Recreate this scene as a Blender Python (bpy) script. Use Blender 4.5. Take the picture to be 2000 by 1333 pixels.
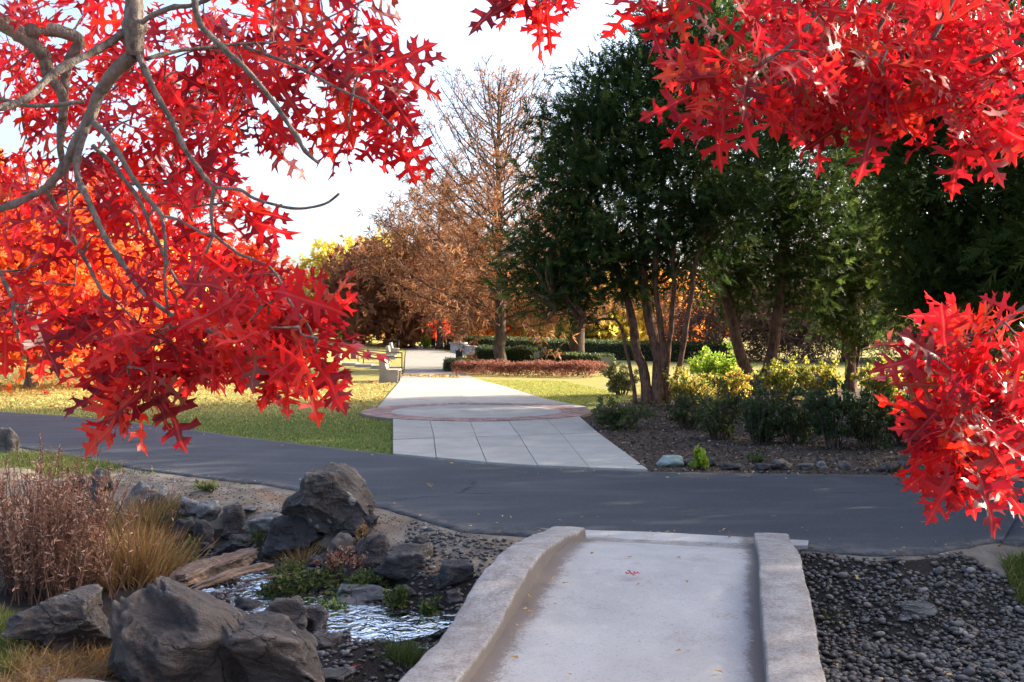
import bpy, math, random
import numpy as np
from mathutils import Vector, geometry

# ------------------------------------------------------------------ camera, sky, sun, exposure
SC = bpy.context.scene
for o in list(bpy.data.objects):
    bpy.data.objects.remove(o)
COL = SC.collection
F, HZ, H = 1944.0, 652.0, 1.7          # focal length and horizon of the photograph in its own pixels, eye height
cam_data = bpy.data.cameras.new("camera")
cam_data.sensor_width = 36.0
cam_data.lens = 36.0 * F / 2000.0
cam_data.shift_y = -(666.5 - HZ) / 2000.0
cam_data.clip_start = 0.05
cam_data.clip_end = 3000
cam = bpy.data.objects.new("camera", cam_data)
cam.location = (0, 0, H)
cam.rotation_euler = (math.radians(90), 0, 0)
COL.objects.link(cam)
SC.camera = cam

SUN_AZ, SUN_EL = math.radians(22), math.radians(25)      # azimuth measured from +X towards +Y
W = bpy.data.worlds.new("World")
SC.world = W
W.use_nodes = True
wn = W.node_tree
bg = wn.nodes["Background"]
sky = wn.nodes.new("ShaderNodeTexSky")
sky.sky_type = 'NISHITA'
sky.sun_disc = False
sky.sun_elevation = SUN_EL
sky.sun_rotation = math.radians(90) - SUN_AZ
sky.air_density = 0.8
sky.dust_density = 5.0
sky.ozone_density = 1.2
wn.links.new(sky.outputs[0], bg.inputs[0])
bg.inputs[1].default_value = 0.15
sd = bpy.data.lights.new("sun", 'SUN')
sd.energy = 3.6
sd.angle = math.radians(0.5)
sd.color = (1.0, 0.87, 0.68)
sun = bpy.data.objects.new("sun", sd)
dvec = Vector((math.cos(SUN_EL) * math.cos(SUN_AZ), math.cos(SUN_EL) * math.sin(SUN_AZ), math.sin(SUN_EL)))
sun.rotation_euler = dvec.to_track_quat('Z', 'Y').to_euler()
sun.location = (30, 10, 30)
COL.objects.link(sun)
SC.view_settings.view_transform = 'Standard'
SC.view_settings.look = 'None'
SC.view_settings.gamma = 1.0
SC.view_settings.use_curve_mapping = False
SC.view_settings.exposure = 1.95
SC.render.engine = 'CYCLES'
SC.cycles.max_bounces = 6
SC.cycles.diffuse_bounces = 3
SC.cycles.transmission_bounces = 5
SC.cycles.transparent_max_bounces = 6
SC.cycles.use_denoising = True

# ------------------------------------------------------------------ helpers
R = np.random.default_rng(11)
random.seed(5)
A = lambda *a: np.array(a, dtype=float)

def G(px, py, z=0.0):
    """point of the level z seen at a pixel of the photograph"""
    d = F * (H - z) / (py - HZ)
    return A((px - 1000) / F * d, d, z)

def P(px, py, d):
    return A((px - 1000) / F * d, d, H - (py - HZ) / F * d)

def sstep(a, b, x):
    t = np.clip((np.asarray(x, float) - a) / (b - a), 0, 1)
    return t * t * (3 - 2 * t)

_tab = np.random.default_rng(3).random((64, 64, 64))
def vnoise(p):
    p = np.asarray(p, float)
    i = np.floor(p).astype(int)
    f = p - i
    f = f * f * (3 - 2 * f)
    r = 0
    for dx in (0, 1):
        for dy in (0, 1):
            for dz in (0, 1):
                w = (f[:, 0] if dx else 1 - f[:, 0]) * (f[:, 1] if dy else 1 - f[:, 1]) * (f[:, 2] if dz else 1 - f[:, 2])
                r = r + w * _tab[(i[:, 0] + dx) & 63, (i[:, 1] + dy) & 63, (i[:, 2] + dz) & 63]
    return r * 2 - 1

def fbm(p, oct=4):
    s, a = 0, 1.0
    p = np.asarray(p, float)
    for k in range(oct):
        s = s + a * vnoise(p + 7.3 * k)
        p = p * 2.03
        a *= .5
    return s

def nrm(v):
    v = np.asarray(v, float)
    return v / np.maximum(np.linalg.norm(v, axis=-1, keepdims=True), 1e-9)

class MB:
    """collects vertices and triangles / quads; build() links them as ONE mesh object"""
    def __init__(s):
        s.v, s.t, s.q, s.a, s.b, s.n = [], [], [], [], [], 0
    def add(s, v, t=None, q=None, a=0.0, b=None):
        v = np.asarray(v, float).reshape(-1, 3)
        if t is not None and len(t): s.t.append(np.asarray(t, int).reshape(-1, 3) + s.n)
        if q is not None and len(q): s.q.append(np.asarray(q, int).reshape(-1, 4) + s.n)
        s.v.append(v)
        s.a.append(np.broadcast_to(np.asarray(a, float), (len(v),)))
        s.b.append(np.ones(len(v)) if b is None else np.asarray(b, float))
        s.n += len(v)
    def box(s, x0, x1, y0, y1, z0, z1, a=0.0):
        v = [(x, y, z) for z in (z0, z1) for y in (y0, y1) for x in (x0, x1)]
        s.add(v, q=[(0, 2, 3, 1), (4, 5, 7, 6), (0, 1, 5, 4), (1, 3, 7, 5), (3, 2, 6, 7), (2, 0, 4, 6)], a=a)
    def tube(s, pts, rad, n=6, a=0.0, cap=True, wob=0.0):
        pts = np.asarray(pts, float)
        m = len(pts)
        rad = np.broadcast_to(np.asarray(rad, float), (m,))
        tg = nrm(np.gradient(pts, axis=0))
        ref = A(0, 0, 1) if abs(tg[0][2]) < .8 else A(1, 0, 0)
        u = nrm(np.cross(tg[0], ref))
        ang = np.arange(n) / n * 2 * math.pi
        rows = []
        for i in range(m):
            u = nrm(u - tg[i] * np.dot(u, tg[i]))
            w = np.cross(tg[i], u)
            rr = rad[i] * (1 + (wob * R.standard_normal(n) if wob else 0))
            rows.append(pts[i] + (np.cos(ang) * rr)[:, None] * u + (np.sin(ang) * rr)[:, None] * w)
        v = np.concatenate(rows)
        k = np.arange(n)
        q = [np.stack([i * n + k, i * n + (k + 1) % n, (i + 1) * n + (k + 1) % n, (i + 1) * n + k], 1) for i in range(m - 1)]
        t = []
        if cap:
            v = np.concatenate([v, pts[:1], pts[-1:]])
            e = (m - 1) * n
            t = [(m * n, (j + 1) % n, j) for j in range(n)] + [(m * n + 1, e + j, e + (j + 1) % n) for j in range(n)]
        s.add(v, t=t, q=np.concatenate(q), a=a)
    def mesh(s, name, smooth=False):
        me = bpy.data.meshes.new(name)
        v = np.concatenate(s.v) if s.v else np.zeros((0, 3))
        t = np.concatenate(s.t) if s.t else np.zeros((0, 3), int)
        q = np.concatenate(s.q) if s.q else np.zeros((0, 4), int)
        me.vertices.add(len(v))
        me.vertices.foreach_set("co", v.ravel())
        me.loops.add(t.size + q.size)
        me.loops.foreach_set("vertex_index", np.concatenate([t.ravel(), q.ravel()]).astype(np.int32))
        me.polygons.add(len(t) + len(q))
        ls = np.concatenate([np.arange(len(t)) * 3, t.size + np.arange(len(q)) * 4]).astype(np.int32)
        me.polygons.foreach_set("loop_start", ls)
        me.polygons.foreach_set("use_smooth", np.full(len(t) + len(q), bool(smooth)))
        at = me.attributes.new("rnd", 'FLOAT', 'POINT')
        at.data.foreach_set("value", np.concatenate(s.a).astype(np.float32) if s.a else [])
        if s.b and min(x.min() for x in s.b if len(x)) < 1:
            il = me.attributes.new("isleaf", 'FLOAT', 'POINT')
            il.data.foreach_set("value", np.ones(len(v), np.float32))
            at = me.attributes.new("vein", 'FLOAT', 'POINT')
            at.data.foreach_set("value", np.concatenate(s.b).astype(np.float32))
        me.update(calc_edges=True)
        me.validate()
        return me
    def build(s, name, mat, parent=None, smooth=False, kind=None, label=None):
        me = s.mesh(name, smooth)
        me.materials.append(mat)
        return link(name, me, parent, kind, label)

def link(name, me, parent=None, kind=None, label=None):
    o = bpy.data.objects.new(name, me)
    COL.objects.link(o)
    if parent is not None:
        o.parent = parent
        o.matrix_parent_inverse = parent.matrix_basis.inverted()
    if kind: o["kind"] = kind
    if label: o["label"] = label
    return o

def tag(o, label, cat, group=None):
    o["label"] = label
    o["category"] = cat
    if group: o["group"] = group
    return o

def thing(name, label, cat, loc=(0, 0, 0), group=None):
    o = bpy.data.objects.new(name, None)
    o.empty_display_size = .1
    o.location = [float(c) for c in loc]
    COL.objects.link(o)
    return tag(o, label, cat, group)

def bake(mb, tv, tt, pos, d, n, sc, rnd):
    """many oriented copies of a small template: local y = d, local z = n"""
    pos, d, n = np.asarray(pos, float), nrm(d), np.asarray(n, float)
    x = nrm(np.cross(d, n)); z = np.cross(x, d)
    sc = np.broadcast_to(np.asarray(sc, float), (len(pos),))
    M = np.stack([x, d, z], 2) * sc[:, None, None]
    v = np.einsum('nij,mj->nmi', M, tv) + pos[:, None, :]
    m = len(tv)
    t = (tt[None] + (np.arange(len(pos)) * m)[:, None, None]).reshape(-1, 3)
    mb.add(v.reshape(-1, 3), t=t, a=np.repeat(np.broadcast_to(rnd, (len(pos),)), m))

def resample(pts, n):
    pts = np.asarray(pts, float)
    s = np.concatenate([[0], np.cumsum(np.linalg.norm(np.diff(pts, axis=0), axis=1))])
    t = np.linspace(0, s[-1], n)
    return np.stack([np.interp(t, s, pts[:, k]) for k in range(pts.shape[1])], 1)

def smooth_line(pts, n):
    """Catmull-Rom through the points"""
    p = np.asarray(pts, float)
    p = np.concatenate([[2 * p[0] - p[1]], p, [2 * p[-1] - p[-2]]])
    out = []
    for i in range(1, len(p) - 2):
        t = np.linspace(0, 1, 9)[:-1, None]
        a, b, c, e = p[i - 1], p[i], p[i + 1], p[i + 2]
        out.append(.5 * (2 * b + (c - a) * t + (2 * a - 5 * b + 4 * c - e) * t ** 2 + (3 * b - a - 3 * c + e) * t ** 3))
    out.append(p[-2:-1])
    return resample(np.concatenate(out), n)

def inside(poly, x, y):
    poly = np.asarray(poly, float)
    r = np.zeros(np.shape(x), bool)
    j = len(poly) - 1
    for i in range(len(poly)):
        xi, yi, xj, yj = poly[i][0], poly[i][1], poly[j][0], poly[j][1]
        c = ((yi > y) != (yj > y)) & (x < (xj - xi) * (y - yi) / ((yj - yi) if yj != yi else 1e-9) + xi)
        r ^= c
        j = i
    return r

def pdist(poly, x, y, closed=True):
    poly = np.asarray(poly, float)
    d = np.full(np.shape(x), 1e9)
    for i in range(len(poly) if closed else len(poly) - 1):
        a, b = poly[i][:2], poly[(i + 1) % len(poly)][:2]
        ab = b - a
        t = np.clip(((x - a[0]) * ab[0] + (y - a[1]) * ab[1]) / max(ab @ ab, 1e-12), 0, 1)
        d = np.minimum(d, np.hypot(x - a[0] - t * ab[0], y - a[1] - t * ab[1]))
    return d

def sdist(poly, x, y):
    """positive inside"""
    d = pdist(poly, x, y)
    return np.where(inside(poly, x, y), d, -d)

def sample_poly(poly, n, rng=R):
    poly = np.asarray(poly, float)
    lo, hi = poly.min(0), poly.max(0)
    out = np.zeros((0, 2))
    while len(out) < n:
        c = lo[:2] + rng.random((n * 2, 2)) * (hi[:2] - lo[:2])
        out = np.concatenate([out, c[inside(poly, c[:, 0], c[:, 1])]])
    return out[:n]

# ------------------------------------------------------------------ materials
class NT:
    def __init__(s, name):
        s.m = bpy.data.materials.new(name)
        s.m.use_nodes = True
        s.t = s.m.node_tree
        s.t.nodes.clear()
        s.out = s.t.nodes.new("ShaderNodeOutputMaterial")
    def set(s, sock, v):
        if isinstance(v, bpy.types.NodeSocket): s.t.links.new(v, sock)
        elif v is not None:
            if sock.type == 'RGBA' and len(v) == 3: v = (*v, 1)
            sock.default_value = v
    def node(s, kind, props=None, **ins):
        n = s.t.nodes.new("ShaderNode" + kind)
        for k, v in (props or {}).items(): setattr(n, k, v)
        for k, v in ins.items():
            s.set(n.inputs[int(k[1:])] if k[0] == '_' and k[1:].isdigit() else n.inputs[k.replace('_', ' ')], v)
        return n
    def coord(s, which="Object"):
        return s.node("TexCoord").outputs[which]
    def pos(s):
        return s.node("NewGeometry").outputs["Position"]
    def noise(s, vec, scale, detail=4, rough=.55, dist=0.0):
        return s.node("TexNoise", Vector=vec, Scale=scale, Detail=detail, Roughness=rough, Distortion=dist).outputs["Fac"]
    def ramp(s, fac, stops, interp='LINEAR'):
        n = s.node("ValToRGB", Fac=fac)
        n.color_ramp.interpolation = interp
        e = n.color_ramp.elements
        while len(e) < len(stops): e.new(.5)
        for k, (p, c) in enumerate(stops):
            e[k].position = p
            e[k].color = (*c, 1) if len(c) == 3 else c
        return n.outputs[0]
    def mix(s, f, a, b, mode='MIX'):
        n = s.t.nodes.new("ShaderNodeMix")
        n.data_type = 'RGBA'
        n.blend_type = mode
        s.set(n.inputs[0], f); s.set(n.inputs[6], a); s.set(n.inputs[7], b)
        return n.outputs[2]
    def math(s, op, a, b=0.0, c=None):
        n = s.t.nodes.new("ShaderNodeMath")
        n.operation = op
        s.set(n.inputs[0], a); s.set(n.inputs[1], b)
        if c is not None: s.set(n.inputs[2], c)
        return n.outputs[0]
    def step(s, v, a, b):
        return s.node("MapRange", {"interpolation_type": 'SMOOTHSTEP'}, Value=v, From_Min=a, From_Max=b).outputs[0]
    def attr(s, name="rnd"):
        return s.node("Attribute", {"attribute_name": name}).outputs["Fac"]
    def vary(s):
        r = s.node("ObjectInfo").outputs["Random"]
        return s.math('FRACT', s.math('ADD', s.attr(), r))
    def bump(s, h, strength=.4, dist=.02, normal=None):
        return s.node("Bump", Height=h, Strength=strength, Distance=dist, Normal=normal).outputs[0]
    def surf(s, color, rough=.8, spec=.3, normal=None, **k):
        n = s.node("BsdfPrincipled", Base_Color=color, Roughness=rough, Normal=normal, **k)
        n.inputs["Specular IOR Level"].default_value = spec
        return n.outputs[0]
    def done(s, shader):
        s.t.links.new(shader, s.out.inputs[0])
        return s.m

def foliage(name, stops, trans=.4, tgain=1.6, rough=.55, spec=.25, veins=False):
    n = NT(name)
    v = n.vary()
    c = n.ramp(v, stops)
    if veins:
        ob = n.coord()
        ln = n.noise(ob, 14, 3)
        c = n.mix(n.math('MULTIPLY', n.step(ln, .35, .8), .45), c, n.mix(1, c, (1.5, 1.25, 1.0), 'MULTIPLY'))
    if veins:
        sp = n.noise(ob, 4.5, 3, .6)
        c = n.mix(n.math('MULTIPLY', n.step(sp, .60, .72), .65), c, (.10, .030, .022))
        va = n.node("Attribute", {"attribute_name": "vein"})
        line = n.math('MULTIPLY', n.math('SUBTRACT', 1, n.step(va.outputs["Fac"], .012, .05)), n.math('MULTIPLY', n.math('GREATER_THAN', va.outputs["Fac"], -1), .20))
        c = n.mix(n.math('MULTIPLY', line, n.attr("isleaf")), c, (.62, .16, .11))
    tc = n.mix(1.0, c, (tgain, tgain * (.62 if veins else 1), tgain * (.62 if veins else .9)), 'MULTIPLY')
    s1 = n.surf(c, rough, spec)
    s2 = n.node("BsdfTranslucent", Color=tc).outputs[0]
    return n.done(n.node("MixShader", _0=trans, _1=s1, _2=s2).outputs[0])

M = {}
M['red_leaf'] = foliage("red_leaf", [(0, (.11, .006, .014)), (.35, (.27, .008, .016)), (.78, (.44, .013, .015)), (.93, (.52, .04, .018)), (.96, (.30, .06, .03)), (1, (.15, .06, .04))], .52, 2.1, .40, .45, True)
M['evergreen'] = foliage("evergreen_foliage", [(0, (.014, .027, .009)), (.6, (.032, .056, .014)), (1, (.085, .108, .024))], .38, 2.4, .6, .12)
M['rust'] = foliage("rust_foliage", [(0, (.13, .055, .030)), (.6, (.24, .105, .05)), (1, (.40, .20, .09))], .4, 1.5)
M['autumn_red'] = foliage("autumn_red_foliage", [(0, (.30, .02, .015)), (.5, (.55, .06, .02)), (1, (.65, .17, .03))], .5, 1.7)
M['autumn_orange'] = foliage("autumn_orange_foliage", [(0, (.34, .14, .04)), (.5, (.55, .26, .06)), (1, (.68, .42, .10))], .6, 1.8)
M['autumn_yellow'] = foliage("autumn_yellow_foliage", [(0, (.30, .22, .04)), (.5, (.50, .38, .05)), (1, (.55, .46, .10))], .5, 1.6)
M['brown_twig'] = foliage("brown_twigs", [(0, (.07, .045, .035)), (.6, (.14, .085, .06)), (1, (.24, .13, .08))], .3, 1.3)
M['shrub_dark'] = foliage("dark_shrub_leaves", [(0, (.02, .038, .016)), (.6, (.042, .070, .024)), (1, (.13, .13, .035))], .4, 2.0, .45, .35)  # front roses use this darker copy; their shade is put into the colour
M['rose_leaf'] = foliage("rose_leaves", [(0, (.06, .08, .02)), (.35, (.15, .17, .035)), (.75, (.38, .31, .05)), (1, (.48, .25, .07))], .58, 2.2)  # copy for the rear roses, brighter and yellower; backlight put into the colour
M['shrub_lime'] = foliage("lime_shrub_leaves", [(0, (.10, .17, .02)), (.6, (.20, .29, .03)), (1, (.33, .38, .05))], .5, 1.8)
M['shrub_pale'] = foliage("pale_shrub_leaves", [(0, (.10, .13, .05)), (.6, (.22, .24, .09)), (1, (.42, .36, .17))], .45, 1.5)
M['barberry'] = foliage("barberry_leaves", [(0, (.12, .04, .035)), (.6, (.22, .085, .06)), (1, (.34, .16, .10))], .35, 1.4)
M['willow'] = foliage("dry_willow_leaves", [(0, (.17, .07, .045)), (.55, (.38, .18, .115)), (1, (.64, .43, .31))], .3, 1.3)
M['dry_grass'] = foliage("dry_grass", [(0, (.16, .085, .035)), (.6, (.30, .17, .065)), (1, (.46, .31, .14))], .3, 1.2)
M['grass'] = foliage("grass_blades", [(0, (.055, .085, .018)), (.55, (.10, .135, .03)), (.85, (.20, .19, .055)), (1, (.36, .29, .12))], .35, 1.5)
M['grass_light'] = foliage("sunny_grass_blades", [(0, (.13, .17, .03)), (.5, (.26, .28, .06)), (1, (.42, .38, .12))], .35, 1.4)
M['lawn_straw'] = foliage("straw_grass_blades", [(0, (.16, .16, .035)), (.5, (.34, .29, .085)), (1, (.52, .41, .15))], .35, 1.4)
M['weed'] = foliage("weed_leaves", [(0, (.035, .06, .018)), (.7, (.075, .115, .028)), (1, (.18, .17, .055))], .4, 1.5)
M['litter'] = foliage("leaf_litter", [(0, (.22, .10, .04)), (.5, (.45, .27, .08)), (1, (.62, .46, .16))], .2, 1.2)
M['chips'] = foliage("bark_chips", [(0, (.03, .022, .018)), (.6, (.085, .06, .046)), (.93, (.16, .12, .09)), (1, (.36, .31, .26))], .0, 1)
M['petal'] = foliage("rose_petals", [(0, (.55, .30, .42)), (1, (.65, .42, .50))], .4, 1.2)

def bark(name, dark, light, scale=6, ridged=True):
    n = NT(name)
    p = n.pos()
    st = n.node("Mapping", Vector=p, Scale=(1, 1, .16 if ridged else .5)).outputs[0]
    a = n.noise(st, scale * 5, 5, .65)
    b = n.noise(p, scale, 3)
    c = n.mix(n.step(a, .3, .7), dark, light)
    c = n.mix(n.math('MULTIPLY', n.step(b, .45, .7), .4), c, tuple(min(1, x * 1.5) for x in light))
    return n.done(n.surf(c, .9, .1, n.bump(a, .8, .03)))
M['bark_oak'] = bark("oak_bark", (.11, .09, .075), (.27, .235, .20), 12, False)
M['bark_red'] = bark("fibrous_red_bark", (.045, .026, .018), (.16, .09, .06), 5)
M['bark_pale'] = bark("pale_shaggy_bark", (.05, .028, .018), (.20, .11, .07), 5)
M['bark_dark'] = bark("dark_bark", (.04, .03, .025), (.12, .09, .07), 4)
M['bark_grey'] = bark("grey_bark", (.12, .10, .085), (.30, .26, .22), 4)

def mk_rock(name, c0, c1, lichen=.5, tint=(.16, .11, .075)):
    n = NT(name)
    p = n.pos()
    st = n.node("Mapping", Vector=p, Scale=(1, 1, 2.2), Rotation=(.25, .15, .3)).outputs[0]
    big = n.noise(p, 3.0, 5, .6)
    fine = n.noise(p, 38, 6, .7)
    lay = n.noise(st, 7, 6, .65, .6)
    c = n.mix(n.step(big, .35, .65), c0, c1)
    c = n.mix(n.math('MULTIPLY', n.step(lay, .48, .68), .7), c, tint)
    c = n.mix(n.math('MULTIPLY', n.step(fine, .45, .75), .35), c, tuple(x * 1.9 for x in c1))
    vor = n.node("TexVoronoi", Vector=n.mix(.06, p, n.node("TexNoise", Vector=p, Scale=18.0).outputs["Color"]), Scale=9.0).outputs["Distance"]
    cw = n.mix(.12, p, n.node("TexNoise", Vector=p, Scale=5.0, Detail=5.0, Roughness=.7).outputs["Color"])
    ck = n.node("TexVoronoi", {"feature": 'DISTANCE_TO_EDGE'}, Vector=cw, Scale=4.2).outputs["Distance"]
    ckm = n.math('MULTIPLY', n.math('SUBTRACT', 1, n.step(ck, .004, .03)), n.step(n.noise(p, 2.6, 2), .45, .6))
    c = n.mix(n.math('MULTIPLY', ckm, .7), c, tuple(x * .35 for x in c0))
    lic = n.math('MULTIPLY', n.math('LESS_THAN', vor, n.math('MULTIPLY', n.step(n.noise(p, 2.2, 2), .5, .75), .42)), lichen)
    c = n.mix(lic, c, (.36, .36, .31))
    pt = n.node("NewGeometry").outputs["Pointiness"]
    c = n.mix(n.math('MULTIPLY', n.step(pt, .51, .58), .45), c, tuple(min(.5, x * 2.6) for x in c1))
    hgt = n.math('SUBTRACT', n.math('ADD', n.math('MULTIPLY', lay, .9), n.math('MULTIPLY', fine, .55)), n.math('MULTIPLY', ckm, .5))
    return n.done(n.surf(c, .72, .35, n.bump(hgt, 1.0, .045)))
M['rock_dark'] = mk_rock("dark_basalt", (.020, .019, .021), (.052, .048, .048), .5, (.060, .045, .034))
M['rock_brown'] = mk_rock("brown_basalt", (.036, .032, .031), (.105, .090, .081), .6, (.105, .070, .050))
M['rock_pale'] = mk_rock("pale_lichened_stone", (.08, .078, .076), (.18, .175, .17), .7, (.12, .10, .08))
M['rock_teal'] = mk_rock("greenish_stone", (.17, .25, .22), (.26, .36, .32), .2, (.24, .30, .26))

def mk_pebble():
    n = NT("river_pebble")
    c = n.ramp(n.vary(), [(0, (.020, .018, .018)), (.35, (.045, .040, .038)), (.55, (.088, .068, .054)), (.7, (.062, .062, .064)), (.84, (.11, .10, .09)), (.94, (.17, .13, .10)), (1, (.30, .28, .25))])
    c = n.mix(n.math('MULTIPLY', n.noise(n.pos(), 120, 3), .4), c, (.10, .09, .085))
    return n.done(n.surf(c, .42, .5))
M['pebble'] = mk_pebble()

def mk_concrete(name, base, dirt_amount=0.0, rough=.85, tone=.16, speck=True):
    n = NT(name)
    p = n.pos()
    big = n.noise(p, 1.6, 5, .6)
    mid = n.noise(p, 9, 5, .65)
    fine = n.noise(p, 160, 3, .7)
    c = n.mix(n.step(big, .3, .7), tuple(b * (1 - tone) for b in base), tuple(min(.85, b * (1 + tone)) for b in base))
    c = n.mix(n.math('MULTIPLY', n.step(mid, .5, .72), .35), c, tuple(min(.85, b * 1.25) for b in base))
    c = n.mix(n.math('MULTIPLY', n.step(fine, .5, .7), .35), c, tuple(b * .5 for b in base))
    c = n.mix(n.math('MULTIPLY', n.step(n.noise(p, 55, 4, .8), .56, .64), .45), c, tuple(b * .42 for b in base))
    c = n.mix(1.0, c, n.ramp(n.node('ObjectInfo').outputs['Random'], [(0, (.90, .90, .90)), (1, (1.06, 1.06, 1.06))]), 'MULTIPLY')
    if dirt_amount:
        dn = n.noise(p, 7, 6, .75)
        dm = n.math('ADD', n.math('MULTIPLY', n.attr(), 0.62), n.math('MULTIPLY', dn, .55))
        f2 = n.noise(p, 60, 4, .8)
        dmask = n.math('MULTIPLY', n.step(n.math('ADD', dm, n.math('MULTIPLY', f2, .50)), .66, .92), dirt_amount)
        c = n.mix(dmask, c, (.17, .14, .12))
        c = n.mix(n.math('MULTIPLY', n.step(n.noise(p, 4.3, 3), .55, .68), n.math('MULTIPLY', n.step(f2, .42, .6), .5 * dirt_amount)), c, (.22, .17, .14))
    h = n.math('ADD', n.math('MULTIPLY', mid, .5), n.math('MULTIPLY', fine, .25))
    return n.done(n.surf(c, rough, .2, n.bump(h, .35, .012)))
M['concrete'] = mk_concrete("path_concrete", (.355, .338, .305), 0, .85, .10)
M['concrete_far'] = mk_concrete("darkened_far_concrete", (.25, .23, .20), 0, .85, .12)  # path concrete toned darker so the sunlit far walk does not burn out
M['concrete_bridge'] = mk_concrete("weathered_bridge_concrete", (.43, .424, .408), .9, .85, .09)
M['concrete_parapet'] = mk_concrete("stained_parapet_concrete", (.36, .352, .338), .85, .85, .10)
M['concrete_bench'] = mk_concrete("bench_concrete", (.30, .27, .23), 0)
M['stone_wall'] = mk_concrete("grey_wall_stone", (.36, .37, .38), 0)

def mk_asphalt():
    n = NT("asphalt")
    p = n.pos()
    c = n.mix(n.step(n.noise(p, .7, 4), .35, .65), (.020, .026, .036), (.031, .038, .050))
    fine = n.noise(p, 130, 3, .8)
    c = n.mix(n.math('MULTIPLY', n.step(fine, .55, .75), .5), c, (.15, .15, .15))
    c = n.mix(n.math('MULTIPLY', n.step(n.noise(p, 48, 4, .85), .52, .68), .55), c, (.125, .125, .13))
    c = n.mix(n.math('MULTIPLY', n.step(n.noise(p, 52, 4, .85), .40, .30), .6), c, (.012, .013, .016))
    c = n.mix(n.math('MULTIPLY', n.step(n.noise(p, 14, 5, .7), .55, .75), .35), c, (.09, .088, .085))
    w = n.mix(.35, p, n.node("TexNoise", Vector=p, Scale=1.3, Detail=5.0, Roughness=.7).outputs["Color"])
    e = n.node("TexVoronoi", {"feature": 'DISTANCE_TO_EDGE'}, Vector=w, Scale=.25).outputs["Distance"]
    crack = n.math('MULTIPLY', n.math('SUBTRACT', 1, n.step(e, .001, .005)), n.math('MULTIPLY', n.step(n.noise(p, .35, 2), .48, .56), .8))
    c = n.mix(crack, c, (.008, .008, .009))
    c = n.mix(n.math('MULTIPLY', n.step(n.noise(n.node('Mapping', Vector=p, Scale=(.35, 1.6, 1), Rotation=(0, 0, -.15)).outputs[0], 1.6, 5, .65), .48, .68), .45), c, (.068, .074, .084))
    # dusty strip along the verge
    c = n.mix(n.math('MULTIPLY', n.attr(), n.step(n.noise(p, 6, 5, .7), .35, .65)), c, (.17, .15, .125))
    h = n.math('SUBTRACT', n.math('MULTIPLY', fine, .6), n.math('MULTIPLY', crack, 1.5))
    return n.done(n.surf(c, .8, .35, n.bump(h, .6, .012)))
M['asphalt'] = mk_asphalt()

def mk_brick():
    n = NT("paver_brick")
    v = n.vary()
    c = n.ramp(v, [(0, (.20, .115, .095)), (.5, (.31, .19, .16)), (1, (.40, .28, .245))])
    c = n.mix(n.math('MULTIPLY', n.noise(n.pos(), 60, 4), .5), c, (.30, .20, .17))
    return n.done(n.surf(c, .85, .2))
M['brick'] = mk_brick()

def flat(name, col, rough=.6, metal=0.0, amt=.25, sc=20):
    n = NT(name)
    c = n.mix(n.math('MULTIPLY', n.noise(n.pos(), sc, 4), amt * 2), col, tuple(x * .55 for x in col))
    return n.done(n.surf(c, rough, .3, None, Metallic=metal))
M['metal_dark'] = flat("dark_green_metal", (.035, .04, .038), .45, .3)
M['mortar'] = flat("mortar", (.22, .18, .16), .95)
M['red_brick_wall'] = flat("red_masonry", (.42, .10, .055), .85)
M['board'] = flat("weathered_bench_board", (.34, .29, .23), .8)
M['green_stake'] = flat("green_painted_stake", (.06, .16, .10), .5)
M['hedge_core'] = flat("dark_core", (.015, .018, .01), .95)

def mk_wood():
    n = NT("driftwood")
    p = n.coord()
    st = n.node("Mapping", Vector=p, Scale=(2, 26, 26)).outputs[0]
    a = n.noise(st, 3, 6, .7, .4)
    c = n.ramp(a, [(.25, (.05, .032, .025)), (.5, (.17, .115, .085)), (.72, (.36, .28, .23))])
    return n.done(n.surf(c, .8, .2, n.bump(a, 1.0, .02)))
M['driftwood'] = mk_wood()

def mk_water():
    n = NT("stream_water")
    p = n.pos()
    h = n.noise(p, 10, 3, .5, .8)
    nm = n.bump(h, .6, .05)
    fr = n.node("Fresnel", IOR=1.33, Normal=nm).outputs[0]
    g = n.node("BsdfGlossy", Color=(1, 1, 1), Roughness=.04, Normal=nm).outputs[0]
    tr = n.node("BsdfTransparent", Color=(.55, .58, .52)).outputs[0]
    base = n.node("MixShader", _0=n.math('MINIMUM', n.math('MULTIPLY', fr, 1.45), 1.0), _1=tr, _2=g).outputs[0]  # reflection raised above true Fresnel to brighten the sky glints
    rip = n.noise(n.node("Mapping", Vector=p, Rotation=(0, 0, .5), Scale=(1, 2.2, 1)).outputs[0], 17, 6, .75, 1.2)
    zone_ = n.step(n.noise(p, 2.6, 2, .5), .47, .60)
    glints = n.math('MULTIPLY', n.step(rip, .56, .64), zone_)  # white patches painted in as sky glints on the ripples
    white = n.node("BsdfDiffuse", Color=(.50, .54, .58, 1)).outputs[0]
    return n.done(n.node("MixShader", _0=n.math('MULTIPLY', glints, .85), _1=base, _2=white).outputs[0])
M['water'] = mk_water()

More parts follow.
